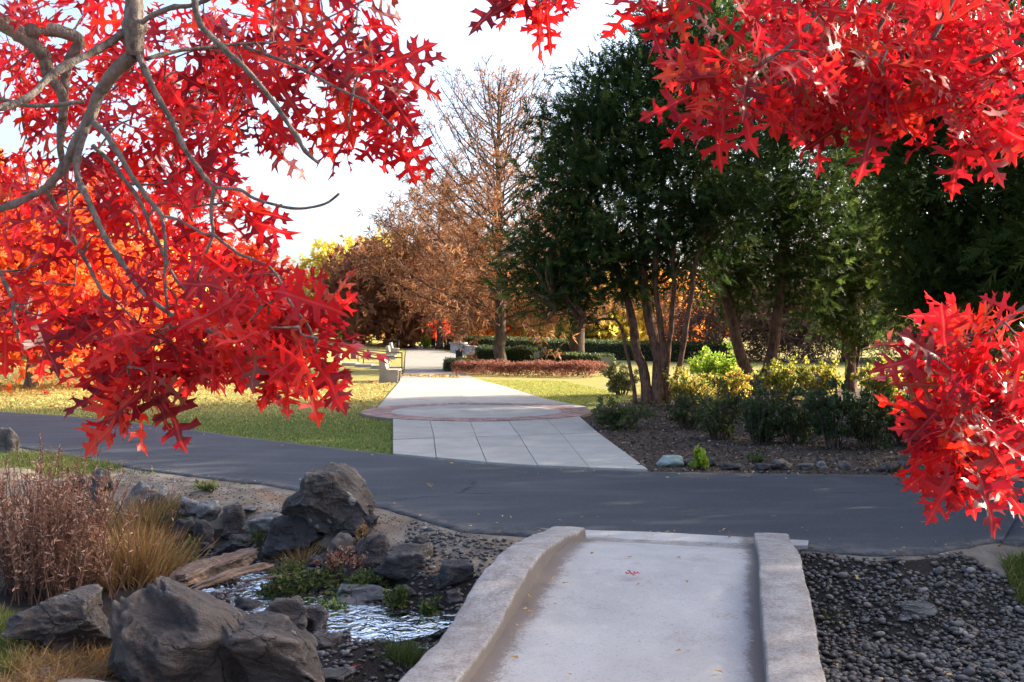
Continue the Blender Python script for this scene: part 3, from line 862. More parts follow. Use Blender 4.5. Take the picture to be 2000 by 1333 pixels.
rocks = [
 ((500, 1003, 636, 1092), "dark angular rock below the big rounded roadside boulder", 41, 'rock_dark', .8, .5),
 ((655, 1005, 738, 1052), "dark wedge rock tucked under the roadside boulder's right side", 42, 'rock_dark', .8, .5),
 ((632, 1046, 700, 1102), "brownish block between the wedge rock and the dry weeds", 43, 'rock_brown', .8, .5),
 ((692, 1042, 768, 1108), "rough brown rock on the slope beside the gravel verge", 44, 'rock_brown', .8, .6),
 ((722, 1066, 852, 1146), "black glossy boulder above the flat slab in the stream", 45, 'rock_dark', .7, .5),
 ((846, 1097, 926, 1152), "rounded black rock nearest the footbridge's left wall", 46, 'rock_dark', .8, .35),
 ((634, 1137, 768, 1198), "flat topped mossy slab lying at the water's edge", 47, 'rock_pale', .9, .5),
 ((508, 1162, 600, 1232), "pale mottled rock behind the huge furrowed boulder's shoulder", 48, 'rock_brown', .8, .6),
 ((568, 1180, 642, 1240), "tilted tan slab resting on the pebbles beside the shoulder", 49, 'rock_brown', .9, .6),
 ((446, 1164, 512, 1208), "dark wet rock just above the huge furrowed boulder", 50, 'rock_dark', .8, .5),
 ((329, 1012, 380, 1060), "blackish cube like rock at the pool's far corner", 51, 'rock_dark', .8, .4),
 ((374, 1016, 421, 1070), "upright slate grey rock leaning by the pool", 52, 'rock_dark', .6, .4),
 ((430, 987, 480, 1044), "pointed triangular grey rock above the pool", 53, 'rock_brown', .6, .4),
 ((474, 1006, 542, 1046), "low bluish grey rock right of the pointed one", 54, 'rock_pale', .8, .4),
 ((411, 1044, 492, 1088), "domed dark rock half in the pool beside the driftwood", 55, 'rock_dark', .8, .5),
 ((369, 1058, 418, 1086), "small flat dark stone in the pool", 56, 'rock_dark', .9, .4),
 ((338, 972, 388, 1018), "pale flat rock with a green mossy rim", 57, 'rock_pale', .9, .5),
 ((380, 980, 432, 1032), "white speckled lichen rock behind the upright slate", 58, 'rock_pale', .8, .6),
 ((420, 984, 502, 1012), "pale low slab set in the sandy bank", 59, 'rock_pale', 1.2, .4),
 ((212, 942, 316, 1004), "long pale boulder lying on the sandy bank", 60, 'rock_pale', .9, .5),
 ((270, 966, 326, 1018), "dark rock in front of the long pale boulder", 61, 'rock_dark', .8, .5),
 ((122, 928, 166, 966), "small dark rock at the grass corner behind the willow", 62, 'rock_dark', .8, .5),
 ((158, 914, 216, 968), "craggy two tone rock at the end of the grass strip", 63, 'rock_brown', .8, .7),
 ((152, 956, 204, 1012), "dark rock stacked below the craggy two tone one", 64, 'rock_dark', .8, .5),
 ((-20, 836, 28, 888), "grey rock at the far left beside the asphalt", 65, 'rock_brown', .8, .5),
 ((596, 1082, 640, 1112), "little brown rock under the angular rock by dry weeds", 66, 'rock_brown', .9, .5),
 ((610, 1310, 690, 1350), "tan stone among pebbles beside the huge boulder", 67, 'rock_brown', .9, .5),
 ((690, 1204, 742, 1236), "wet dark stone in the riffle below the mossy slab", 83, 'rock_dark', .9, .5),
 ((600, 1236, 664, 1276), "grey stone on pebbles right of the tilted tan slab", 84, 'rock_brown', .9, .5),
 ((768, 1146, 818, 1174), "small black rock between mossy slab and rounded black rock", 85, 'rock_dark', .8, .5),
 ((858, 1152, 906, 1180), "small brown rock below the rounded black rock", 86, 'rock_brown', .8, .5),
 ((534, 1132, 584, 1158), "wet stone between the stick and the cress", 87, 'rock_dark', .9, .5),
 ((296, 1058, 346, 1092), "brown rock under the copper clump's right side", 88, 'rock_brown', .8, .5),
 ((236, 1000, 294, 1034), "grey rock among olive grass behind the copper clump", 89, 'rock_brown', .8, .5),
 ((798, 1046, 842, 1070), "small brown stone on the gravel verge above the black boulder", 90, 'rock_brown', .8, .5),
 ((520, 1058, 562, 1092), "grey rock between the green tuft and the angular rock", 91, 'rock_brown', .8, .5),
 ((428, 1034, 472, 1056), "small rock under the pointed triangular one", 92, 'rock_dark', .8, .5),
 ((300, 1000, 342, 1030), "mottled rock between the pale boulder and the cube like rock", 93, 'rock_brown', .8, .6),
 ((545, 1000, 580, 1024), "small pale stone tucked behind the angular rock", 94, 'rock_pale', .8, .5),
 ((660, 1098, 712, 1128), "brown stone among the drying brownish weeds", 95, 'rock_brown', .8, .5),
 ((700, 1070, 735, 1092), "small fist shaped stone above the black glossy boulder", 68, 'rock_brown', .9, .5),
 ((1755, 1192, 1842, 1212), "flat bluish slab lying among the dry bed pebbles", 69, 'rock_pale', 1.0, .3),
]
for bb, lab, sd_, mt, dp, rg in rocks:
    rock(bb, lab, sd_, mt, 5 if bb[2] - bb[0] > 80 else 4, dp, None, rg + .25)
edging = [
 ((1284, 888, 1338, 912), "flat pale green stone beside the concrete slabs' corner", 71, 'rock_teal', 1.0),
 ((1336, 893, 1362, 910), "small brown edging stone between green stone and yellow weed", 72, 'rock_brown', .8),
 ((1372, 895, 1402, 912), "dark edging stone just right of the yellow weed", 73, 'rock_dark', .8),
 ((1408, 902, 1450, 918), "low bluish edging stone third from the yellow weed", 74, 'rock_dark', .8),
 ((1474, 904, 1508, 919), "flat grey edging stone left of the orange brown one", 75, 'rock_dark', .8),
 ((1506, 895, 1550, 918), "orange brown squarish edging stone along the mulch bed", 76, 'rock_brown', .7),
 ((1560, 904, 1592, 917), "dull brown edging stone right of the orange brown one", 77, 'rock_brown', .8),
 ((1596, 900, 1618, 914), "small pale edging stone in the middle of the row", 78, 'rock_pale', .8),
 ((1640, 900, 1668, 917), "brown edging stone before the dry grass tuft", 79, 'rock_brown', .8),
 ((1712, 905, 1762, 922), "long dark edging stone after the dry grass tuft", 80, 'rock_dark', .8),
 ((1760, 900, 1802, 921), "black edging stone last before the red leaves", 81, 'rock_dark', .8),
 ((1240, 905, 1262, 914), "tiny brown stone at the slab corner in the mulch", 82, 'rock_brown', .8),
]
for bb, lab, sd_, mt, dp in edging:
    rock(bb, lab, sd_, mt, 3, dp, None, .5, .0, "edging_stone", "edging stones along the mulch bed", cat="stone")

# ------------------------------------------------------------------ river pebbles
peb_v, peb_t = ICO[2]
peb_shapes = []
for k in range(5):
    rr = np.random.default_rng(100 + k)
    v = peb_v * (1 + .10 * fbm(peb_v * 1.1 + 9 * k, 2))[:, None] * A(1.0, rr.uniform(.62, .85), rr.uniform(.40, .58))
    peb_shapes.append(v)
peb_lo = [ICO[1][0] * A(1, rr_, .5) for rr_ in (.7, .8, .9)]
def scatter_pebbles(poly, n, rmin, rmax, cond, seed):
    rng = np.random.default_rng(seed)
    p = sample_poly(poly, n, rng)
    z = hgt(p[:, 0], p[:, 1])
    r = (rmin + (rmax - rmin) * rng.random(n) ** 1.6) * np.where(rng.random(n) < .06, 1.5, 1)
    k = cond(p[:, 0], p[:, 1], z)
    return np.concatenate([p, z[:, None], r[:, None]], 1)[k]
mid_line = lambda y: .35 + .229 * (y - 6)
polyR = [(1.0, 4.4), (6.5, 4.4), (6.5, 8.5), (1.9, 8.5)]
pr_ = scatter_pebbles(polyR, 25000, .010, .032, lambda x, y, z: (x > mid_line(y) + .6) & (yN(x) - y > .03) & (x - 3.15 - .5 * (yN(x) - y) + .5 * vnoise(np.stack([x * 2, y * 2, 0 * x], 1)) < .25), 5)
polyL = [(-3.6, 4.6), (.6, 4.6), (1.6, 8.6), (-.2, 9.3), (-3.6, 9.3)]
pl_ = scatter_pebbles(polyL, 13000, .012, .028, lambda x, y, z: (x < mid_line(y) - .35) & (yN(x) - y > .12) & (((z < -.20) & ((x > -1.75) | (pdist(CHAN, x, y, False) < .28))) | ((x > -.9) & (yN(x) - y > .15))), 6)
allp = np.concatenate([pr_, pl_])
# a second storey of loose stones on the bed
nP = len(allp)
R2 = np.random.default_rng(77)
allp[:, 2] += allp[:, 3] * R2.uniform(.05, .55, nP)
siz = allp[:, 3] / np.maximum(allp[:, 1], .1)
vis = (np.abs(allp[:, 0] / allp[:, 1]) < .53) & ((H - allp[:, 2]) / allp[:, 1] * F < 1333 - HZ + 15) & (allp[:, 0] > mid_line(allp[:, 1]) + .9)
order = np.argsort(-np.where(vis, siz * R2.uniform(.9, 1.1, nP), 0))
bigi, rest = order[:300], order[300:]
bed = bpy.data.objects.new("pebble_bed", None)
COL.objects.link(bed)
bed["kind"] = "structure"
pm = []
for v in peb_shapes:
    m = MB(); m.add(v, t=peb_t); me = m.mesh("pebble", True); me.materials.append(M['pebble']); pm.append(me)
for i in bigi:
    o = link("pebble", pm[R2.integers(5)], bed)
    o.location = allp[i, :3] + A(0, 0, allp[i, 3] * .25)
    r = allp[i, 3]
    o.scale = (r, r, r)
    o.rotation_euler = (R2.normal(0, .22), R2.normal(0, .22), R2.uniform(0, 6.28))
m = MB()
closeup = rest[(allp[rest, 1] < 6.2) & (allp[rest, 0] > mid_line(allp[rest, 1]))]
farther = np.setdiff1d(rest, closeup)
for grp, shapes, tt in ((closeup, peb_shapes, peb_t), (farther, peb_lo, ICO[1][1])):
    ch = R2.integers(len(shapes), size=len(grp))
    for k, tv in enumerate(shapes):
        g = grp[ch == k]
        d = np.stack([R2.standard_normal(len(g)), R2.standard_normal(len(g)), R2.normal(0, .2, len(g))], 1)
        nrm_ = np.stack([R2.normal(0, .25, len(g)), R2.normal(0, .25, len(g)), np.ones(len(g))], 1)
        bake(m, tv[:, [1, 0, 2]], tt, allp[g, :3], d, nrm_, allp[g, 3], R2.random(len(g)))
m.build("loose_pebbles", M['pebble'], bed, True, "stuff")

# ------------------------------------------------------------------ blades, chips, litter
BLADE = np.array([(-.5, 0, 0), (.5, 0, 0), (.28, .62, .10), (-.28, .62, .10), (0, 1, .32)])
BLADE_T = np.array([(0, 1, 2), (0, 2, 3), (3, 2, 4)])
def blades(mb, pos, hgt_, width, lean=.45, rng=R, rnd=None):
    n = len(pos)
    d = np.stack([rng.normal(0, lean, n), rng.normal(0, lean, n), np.ones(n)], 1)
    nn = np.stack([rng.standard_normal(n), rng.standard_normal(n), np.zeros(n)], 1)
    tv = BLADE * A(1, 1, 1)
    hh = np.broadcast_to(hgt_, (n,))
    d = nrm(d); x = nrm(np.cross(d, nn)); z = np.cross(x, d)
    w = np.broadcast_to(width, (n,))
    v = pos[:, None] + x[:, None] * (tv[None, :, 0:1] * w[:, None, None]) + d[:, None] * (tv[None, :, 1:2] * hh[:, None, None]) + z[:, None] * (tv[None, :, 2:3] * hh[:, None, None])
    t = (BLADE_T[None] + (np.arange(n) * 5)[:, None, None]).reshape(-1, 3)
    mb.add(v.reshape(-1, 3), t=t, a=np.repeat(rng.random(n) if rnd is None else rnd, 5))
def on_ground(p2, dz_=0):
    return np.concatenate([p2, (hgt(p2[:, 0], p2[:, 1]) + dz_)[:, None]], 1)

# near shaded lawn
def lawn_patch(poly, n, hmin, hmax, w, mat, name, seed, thin=None):
    rng = np.random.default_rng(seed)
    p = sample_poly(np.array(poly)[:, :2], n, rng)
    if thin is not None: p = p[thin(p, rng)]
    p = p[(p[:, 1] > yF(p[:, 0]) + .0) | (p[:, 1] < yN(p[:, 0]))]
    m = MB()
    blades(m, on_ground(p, -.005), rng.uniform(hmin, hmax, len(p)), w, .5, rng)
    return m.build(name, M[mat], None, False, "stuff")
xR = lambda y: np.where(np.asarray(y) < 19.3, -232.0 / F * np.asarray(y), np.interp(y, [19.3, 34], [-2.30, G(779, 748)[0]]))
offwalk = lambda p, rng: (p[:, 0] < xR(p[:, 1]) - .02) & (np.hypot(p[:, 0] - RC[0], p[:, 1] - RC[1]) > RO + .03)
lawn_patch([(-15, 12), (-1.5, 12), (-2.6, 26), (-15, 26)], 66000, .025, .06, .013, 'grass', "lawn_grass", 1, lambda p, r: offwalk(p, r) & (r.random(len(p)) < np.clip(1.25 - (p[:, 1] - 13) / 14, .15, 1)))
lawn_patch([(-20, 17), (-2.2, 17), (-4.3, 36), (-22, 36)], 26000, .03, .06, .028, 'lawn_straw', "lawn_grass", 2, lambda p, r: offwalk(p, r) & (r.random(len(p)) < np.clip((p[:, 1] - 17) / 5, .1, 1)))
LAWN_R = [G(1050, 797), G(1245, 785), G(1240, 775), G(1180, 762), G(1100, 745), G(925, 743)]
lawn_patch(LAWN_R, 16000, .03, .06, .02, 'grass_light', "lawn_grass", 3)
for nm, poly, n, s in (("grass_strip", [G(30, 884), G(130, 893), G(242, 914), G(120, 932), G(20, 925)], 3800, 4), ("grass_strip", [G(1958, 1078), G(2060, 1066), G(2060, 1112), G(1985, 1112)], 2500, 5), ("grass_strip", [h for h in (hit(-60, 1190), hit(40, 1215), hit(62, 1270), hit(30, 1333), hit(-60, 1333))], 2600, 6)):
    lawn_patch(poly, n, .05, .13, .007, 'grass', nm, s)
# dry straw at the foot of the near boulders
rng = np.random.default_rng(8)
p = sample_poly(np.array([hit(20, 1290), hit(200, 1270), hit(420, 1332), hit(420, 1360), hit(0, 1360)])[:, :2], 3500, rng)
m = MB(); blades(m, on_ground(p), rng.uniform(.05, .16, len(p)), .006, 1.4, rng)
m.build("dry_straw", M['dry_grass'], None, False, "stuff")
# mulch chips
CHIP = np.array([(-.5, -.5, 0), (.5, -.45, .12), (.4, .5, 0), (-.45, .45, .15)]); CHIP_T = np.array([(0, 1, 2), (0, 2, 3)])
rng = np.random.default_rng(9)
p = sample_poly(np.array([G(1128, 815), G(1266, 924), G(1500, 928), G(1800, 932), G(2000, 936), A(9, 17, 0), A(8, 21, 0), A(3, 24, 0), G(1160, 797)])[:, :2], 16000, rng)
m = MB()
bake(m, CHIP * A(.45, 1, 1), CHIP_T, on_ground(p, .012), np.stack([rng.standard_normal(len(p)), rng.standard_normal(len(p)), rng.normal(0, .3, len(p))], 1), np.stack([rng.normal(0, .5, len(p)), rng.normal(0, .5, len(p)), np.ones(len(p))], 1), rng.uniform(.02, .06, len(p)), rng.random(len(p)))
m.build("bark_mulch", M['chips'], None, False, "stuff")
# fallen leaves on the lit lawn
p = sample_poly(np.array([(-24, 21), (-3, 22.5), (-4, 34), (-30, 44)]), 4200, rng)
p = p[(p[:, 1] > yF(p[:, 0]) + .1) & (p[:, 0] < xR(p[:, 1]) - .1) & (np.hypot(p[:, 0] - RC[0], p[:, 1] - RC[1]) > RO + .1)]
p2 = sample_poly(np.array([(-4.5, 39), (-2, 37.5), (-2, 39.5), (-4.5, 40.5)]), 350, rng)
p = np.concatenate([p, p2])
m = MB()
bake(m, CHIP * A(.8, 1, 1.5), CHIP_T, on_ground(p, .045), np.stack([rng.standard_normal(len(p)), rng.standard_normal(len(p)), rng.normal(0, .3, len(p))], 1), np.stack([rng.normal(0, .5, len(p)), rng.normal(0, .5, len(p)), np.ones(len(p))], 1), rng.uniform(.05, .11, len(p)), rng.random(len(p)))
m.build("fallen_leaves", M['litter'], None, False, "stuff")
# grit and soil crumbs on the sandy bank and along the verge
p = sample_poly(np.array([hit(230, 920), hit(540, 960), hit(740, 1000), hit(960, 1052), hit(900, 1075), hit(740, 1060), hit(520, 1010), hit(330, 985), hit(210, 960)])[:, :2], 2800, rng)
m = MB()
bake(m, ICO[1][0] * A(1, .8, .6), ICO[1][1], on_ground(p, .002), rng.standard_normal((len(p), 3)), np.tile(A(0, .1, 1), (len(p), 1)), rng.uniform(.003, .011, len(p)) * np.where(rng.random(len(p)) < .06, 2, 1), rng.random(len(p)) * .5 + .5)
m.build("bank_gravel", M['pebble'], None, False, "stuff")

# ------------------------------------------------------------------ foliage builders
def star(nleaf, length, width, seed, cup=.35):
    """a small spray: thin kites fanning out along +y"""
    r = np.random.default_rng(seed)
    v, t = [], []
    for i in range(nleaf):
        a = (i / max(1, nleaf - 1) - .5) * 2.2 + r.normal(0, .15)
        l = length * r.uniform(.7, 1.1)
        d = A(math.sin(a), math.cos(a), r.normal(0, cup))
        s = A(math.cos(a), -math.sin(a), r.normal(0, .2)) * width * .5
        b = A(0, .15 * r.random(), 0)
        k = len(v)
        v += [b, b + d * l * .5 + s, b + d * l, b + d * l * .5 - s]
        t += [(k, k + 1, k + 2), (k, k + 2, k + 3)]
    return np.array(v), np.array(t)
def frond(n, seed):
    """feathery conifer spray along +y"""
    r = np.random.default_rng(seed)
    v, t = [], []
    for i in range(n):
        f = (i + .5) / n
        side = 1 if i % 2 else -1
        l = .42 * (1 - .6 * f) * r.uniform(.8, 1.2)
        a = side * r.uniform(.55, .85)
        b = A(0, f * .85, .10 * f * f)
        d = A(math.sin(a), math.cos(a), r.normal(0, .22))
        s = A(math.cos(a), -math.sin(a), r.normal(0, .3)) * .045
        k = len(v)
        v += [b - s, b + s, b + d * l]
        t += [(k, k + 1, k + 2)]
    k = len(v)
    v += [A(-.03, 0, 0), A(.03, 0, 0), A(0, 1.05, .12)]
    t += [(k, k + 1, k + 2)]
    return np.array(v), np.array(t)
FROND = [frond(10, s) for s in range(4)]
STAR = [star(5, 1, .42, s) for s in range(4)]
TUFT = [star(4, 1, .16, 40 + s, .5) for s in range(4)]
LEAF1 = (np.array([(0, 0, 0), (.32, .5, .08), (0, 1, -.06), (-.32, .5, .08)]), np.array([(0, 1, 2), (0, 2, 3)]))
LANCE = (np.array([(0, 0, 0), (.13, .45, .04), (0, 1, -.10), (-.13, .45, .04)]), np.array([(0, 1, 2), (0, 2, 3)]))

def scatter(mb, temps, pos, d, n, sc, rnd, rng):
    ch = rng.integers(len(temps), size=len(pos))
    for k, (tv, tt) in enumerate(temps):
        i = ch == k
        if i.any(): bake(mb, tv, tt, pos[i], d[i], n[i], np.broadcast_to(sc, (len(pos),))[i], rnd[i])

def ball(n, rng, shell=.45):
    v = nrm(rng.standard_normal((n, 3)))
    return v, v * (rng.random(n) ** shell)[:, None]

def crown_blobs(blobs, count, size, rng, temps, up=.25, out=.8, clump=9, spread=.28, flat_=1.0):
    """foliage in clumps inside ellipsoids; blobs = (centre, radii)"""
    m = MB()
    vol = np.array([np.prod(r) ** (2 / 3) for _, r in blobs])
    for (c, r), w in zip(blobs, vol / vol.sum()):
        nc = max(4, int(count * w / clump))
        dirn, pt = ball(nc, rng, .38)
        lum = 1 + .25 * vnoise(dirn * 2.3 + c)
        cen = c + pt * r * lum[:, None]
        cr = rng.random(nc)
        pos = np.repeat(cen, clump, 0) + rng.normal(0, 1, (nc * clump, 3)) * spread * A(1, 1, .8)
        dd = np.repeat(dirn, clump, 0) * out + rng.normal(0, .5, (nc * clump, 3)) + A(0, 0, up)
        nn = rng.normal(0, 1, (nc * clump, 3)) + A(0, 0, .4)
        rn = np.clip(np.repeat(cr, clump) * .55 + rng.random(nc * clump) * .45, 0, 1)
        scatter(m, temps, pos, dd, nn, size * rng.uniform(.7, 1.25, nc * clump), rn, rng)
    return m

def jitter_line(pts, n, amp, rng):
    p = smooth_line(pts, n)
    return p + fbm(np.concatenate([p * 1.7 + rng.random(3) * 30, p * 1.7 + rng.random(3) * 30, p * 1.7 + rng.random(3) * 30]), 2).reshape(3, n).T * amp

# ------------------------------------------------------------------ evergreen grove
def evergreen(label, base_px, stems, blobs, seed, barkm, count=9000, depth=None, fronds=.38, group="evergreens in the mulch bed", limbs=True, deep=1.05):
    """stems: polylines in photograph pixels with half widths; blobs: (px, py, radius px, extra depth m)"""
    rng = np.random.default_rng(seed)
    if depth is None:
        g = G(*base_px)
    else:
        g = G(*base_px); g = A((base_px[0] - 1000) / F * depth, depth, 0)
    d = g[1]
    t = thing("evergreen_tree", label, "tree", g, group)
    lines = []
    for pl, r0, r1, dy in stems:
        pts = np.array([P(x, y, d + dy * i / max(1, len(pl) - 1)) for i, (x, y) in enumerate(pl)])
        pts[0, 2] = min(pts[0, 2], -.1)
        p = jitter_line(pts, 22, .04, rng)
        rad = np.linspace(r0, r1, 22) * d / F * .58
        rad[:3] *= A(1.35, 1.15, 1.05)
        m = MB(); m.tube(p, rad, 10, wob=.07)
        m.build("trunk", M[barkm], t, True)
        lines.append(p)
    bl = [(P(x, y, d + dy), A(r, r * deep, r) * d / F) for x, y, r, dy in blobs]
    if limbs:
        m = MB()
        allp = np.concatenate(lines)
        for c, r in bl:
            j = np.argmin(np.linalg.norm((allp - c) * A(1, 1, .7) + A(0, 0, .5), axis=1))
            for k in range(5):
                e = c + nrm(rng.standard_normal(3)) * r * .8
                mid = (allp[j] + e) / 2 + rng.normal(0, .15, 3) + A(0, 0, -.1)
                m.tube(smooth_line([allp[j], mid, e], 9), np.linspace(.05, .012, 9), 5)
        m.build("limbs", M[barkm], t, True)
    m = crown_blobs(bl, count, fronds, rng, FROND, .1, .9, 10, .29)
    m.build("crown", M['evergreen'], t)
    return t

E_GROUP = "evergreens in the mulch bed"
evergreen("evergreen with five slender stems fanning from one pale shaggy base beside the lawn", (1278, 788), [
    ([(1266, 788), (1258, 730), (1246, 690), (1238, 640), (1228, 590), (1212, 540), (1192, 470), (1160, 380)], 19, 7, .5),
    ([(1282, 790), (1286, 740), (1288, 700), (1276, 650), (1263, 590), (1256, 520), (1250, 440), (1250, 300)], 22, 8, .2),
    ([(1284, 770), (1296, 720), (1290, 650), (1284, 600), (1278, 540), (1290, 420), (1300, 250)], 12, 6, -.3),
    ([(1296, 770), (1302, 710), (1311, 620), (1315, 560), (1318, 470), (1335, 340)], 10, 6, -.2),
    ([(1298, 772), (1322, 728), (1336, 670), (1346, 600), (1356, 530), (1385, 420)], 10, 6, -.4),
    ([(1243, 655), (1215, 640), (1180, 625), (1150, 632), (1118, 618), (1085, 600)], 7, 3, -.6)],
    [(1330, 130, 105, .3), (1300, 60, 55, .3), (1400, 70, 80, .3), (1240, 250, 115, 0), (1240, 130, 50, .2), (1360, 320, 130, -.4), (1150, 250, 75, .3), (1110, 350, 85, 0), (1200, 400, 105, -.6), (1070, 470, 75, 0), (1040, 550, 62, .2), (1120, 515, 85, -.2), (1230, 515, 80, .7), (1330, 495, 80, 1.0), (1180, 175, 55, .5), (1090, 250, 42, .4), (1120, 590, 45, -.2), (1400, 430, 80, -.2)],
    201, 'bark_pale', 13500)
evergreen("evergreen with two thick trunks parting in a wide V behind the dark roses", (1478, 772), [
    ([(1476, 790), (1470, 750), (1452, 710), (1437, 655), (1426, 600), (1406, 560), (1388, 510), (1376, 430), (1380, 300)], 22, 11, 0),
    ([(1482, 790), (1488, 752), (1504, 710), (1513, 650), (1523, 580), (1530, 480), (1535, 300)], 21, 11, .2)],
    [(1450, 210, 130, 0), (1480, 60, 120, 0), (1560, 330, 115, -.3), (1460, 400, 105, -.6), (1505, 500, 80, .8), (1412, 515, 60, .7), (1585, 470, 80, .2), (1600, 130, 110, .4), (1568, 565, 50, .2), (1460, 570, 45, .6)],
    202, 'bark_red', 11000)
evergreen("evergreen with one straight trunk rising behind the pink roses, low boughs at its right", (1662, 775), [
    ([(1660, 790), (1662, 710), (1664, 640), (1666, 560), (1668, 420), (1670, 250)], 20, 11, 0),
    ([(1668, 640), (1690, 600), (1708, 570), (1712, 540)], 6, 3, -.4)],
    [(1680, 380, 120, 0), (1640, 520, 75, -.3), (1720, 520, 85, -.3), (1690, 200, 140, 0), (1620, 620, 40, -.3), (1700, 640, 45, -.6), (1640, 600, 45, .4), (1770, 430, 80, .3), (1670, 20, 120, 0)],
    203, 'bark_red', 9500, depth=29.3, deep=.7)
evergreen("dark evergreen trunk glimpsed left of the rightmost one, over the red oak spray", (1825, 775), [
    ([(1826, 790), (1825, 690), (1824, 600), (1822, 500), (1820, 300)], 19, 12, 0)],
    [(1830, 370, 125, 0), (1810, 530, 85, -.3), (1860, 560, 60, .3), (1790, 590, 40, -.5), (1820, 180, 130, 0), (1840, 20, 120, 0)],
    204, 'bark_dark', 9500, depth=24.2)
evergreen("rightmost dark evergreen of the grove, thickest trunk half hidden by red leaves", (1905, 782), [
    ([(1906, 800), (1905, 690), (1902, 600), (1900, 480), (1898, 300)], 24, 14, 0)],
    [(1950, 400, 130, 0), (1930, 540, 85, -.3), (1980, 590, 80, .2), (1960, 210, 130, 0), (1980, 40, 130, 0), (2060, 480, 120, 0), (2060, 300, 130, 0)],
    205, 'bark_dark', 10500, depth=23.6)

# unseen evergreens added beyond the right edge, placed and sized to cast the foreground's shade
shade_rng = np.random.default_rng(900)
for k, (x, y, h_, r_) in enumerate([(12.6, 21.0, 10.5, 2.3), (12.0, 17.2, 10.8, 2.5), (12.0, 13.4, 10.5, 2.4), (11.0, 10.3, 9.5, 1.9), (10.6, 7.7, 4.7, 1.7), (10.2, 4.8, 4.2, 1.7)]):
    t = thing("evergreen_tree", "unseen dense evergreen added beyond the right edge to shade the foreground", "tree", (x, y, 0), "unseen shade evergreens")
    m = MB(); m.tube(jitter_line([(x, y, -.1), (x + .1, y, h_ * .4), (x, y + .1, h_ * .85)], 10, .05, shade_rng), np.linspace(.24, .08, 10), 8)
    m.build("trunk", M['bark_red'], t, True)
    bl = [(A(x + shade_rng.normal(0, .4), y + shade_rng.normal(0, .4), h_ * f), A(r_ * s, r_ * s, h_ * .14)) for f, s in ((.2, .9), (.36, 1.0), (.52, 1.0), (.68, .85), (.84, .55))]
    crown_blobs(bl, 3600, .6, shade_rng, FROND, .1, .8, 10, .3).build("crown", M['evergreen'], t)
    # inner boughs, dense and dark
    m = MB()
    for f in np.linspace(.15, .85, 8):
        for a in range(5):
            an = a * 1.26 + f * 9
            m.tube([(x, y, h_ * f), (x + math.cos(an) * r_ * .8, y + math.sin(an) * r_ * .8, h_ * f + .2)], [.05, .015], 4)
    m.build("limbs", M['bark_red'], t, True)

# ------------------------------------------------------------------ bare conifer and other broad trees
def bare_tree(label, x, y, h_, rad_fn, seed, n_prim=64, trunk_r=.3, foliage_=None, mat='rust', barkm='bark_dark', name="bare_tree", dense=1.0, low=.12, group=None, rise=.7, tuft=.34):
    rng = np.random.default_rng(seed)
    z0 = h1(x, y)
    t = thing(name, label, "tree", (x, y, z0), group)
    tp = jitter_line([(x, y, z0 - .1), (x + .05, y, z0 + h_ * .3), (x - .05, y, z0 + h_ * .65), (x + .04, y, z0 + h_)], 26, .06, rng)
    m = MB(); m.tube(tp, np.concatenate([[trunk_r * 1.35], np.linspace(trunk_r, .03, 25)]), 10, wob=.05)
    m.build("trunk", M[barkm], t, True)
    mb, fol = MB(), MB()
    P_, D_ = [], []
    for i in range(n_prim):
        f = low + (.97 - low) * ((i + rng.random()) / n_prim) ** .9
        az = i * 2.39996 + rng.normal(0, .3)
        L = rad_fn(f) * rng.uniform(.75, 1.1)
        s = np.array([np.interp(f * h_ + z0, tp[:, 2], tp[:, k]) for k in (0, 1)] + [f * h_ + z0])
        up = rise * (.12 + .95 * min(1, f / .55))
        e = s + A(math.cos(az) * L, math.sin(az) * L, up * L)
        c1 = s + A(math.cos(az) * L * .5, math.sin(az) * L * .5, up * L * .36)
        ln = jitter_line([s, c1, e], 12, .07, rng)
        mb.tube(ln, np.linspace(.025 + .05 * (1 - f) * trunk_r / .3, .008, 12), 5)
        ns = int(9 + L * 3.2)
        for j in range(ns):
            u = rng.uniform(.15, 1)
            b = ln[int(u * 11)]
            dirn = nrm(ln[min(11, int(u * 11) + 1)] - ln[max(0, int(u * 11) - 1)])
            l2 = L * rng.uniform(.18, .42) * (1.15 - .55 * u)
            d2 = nrm(dirn + nrm(rng.standard_normal(3)) * .95 + A(0, 0, .15 if f > .45 else -.12))
            e2 = b + d2 * l2 + A(0, 0, -.12 * l2 * (1 - f))
            mb.tube([b, (b + e2) / 2 + rng.normal(0, .05, 3), e2], [.012, .009, .004], 3, cap=False)
            nt = int(dense * max(.9, 9 - 12.5 * f) * rng.uniform(.2, 1.3)) + (1 if rng.random() < .5 else 0)
            uu = rng.random(nt)
            P_.append(b + (e2 - b) * uu[:, None] + rng.normal(0, .10, (nt, 3)))
            D_.append(np.tile(d2, (nt, 1)) + rng.normal(0, .6, (nt, 3)) + A(0, 0, -.2))
    mb.build("limbs", M[barkm], t, True)
    P_, D_ = np.concatenate(P_), np.concatenate(D_)
    scatter(fol, TUFT, P_, D_, rng.standard_normal((len(P_), 3)), tuft * rng.uniform(.6, 1.3, len(P_)) * (1.1 - .45 * np.clip((P_[:, 2] - z0) / h_, 0, 1)), rng.random(len(P_)), rng)
    fol.build("crown", M[mat], t)
    return t
bg_ = G(975, 724)
rf = lambda f: float(np.interp(f, [0, .12, .25, .4, .6, .8, .93, 1], [5.4, 6.6, 6.3, 5.0, 4.2, 2.9, 1.3, .4]))
bare_tree("tall nearly bare tree with rusty foliage and upswept limbs behind the hedges", bg_[0], bg_[1], 13.4, rf, 301, 118, .30, dense=1.3, rise=1.05)
b2 = G(1126, 720)
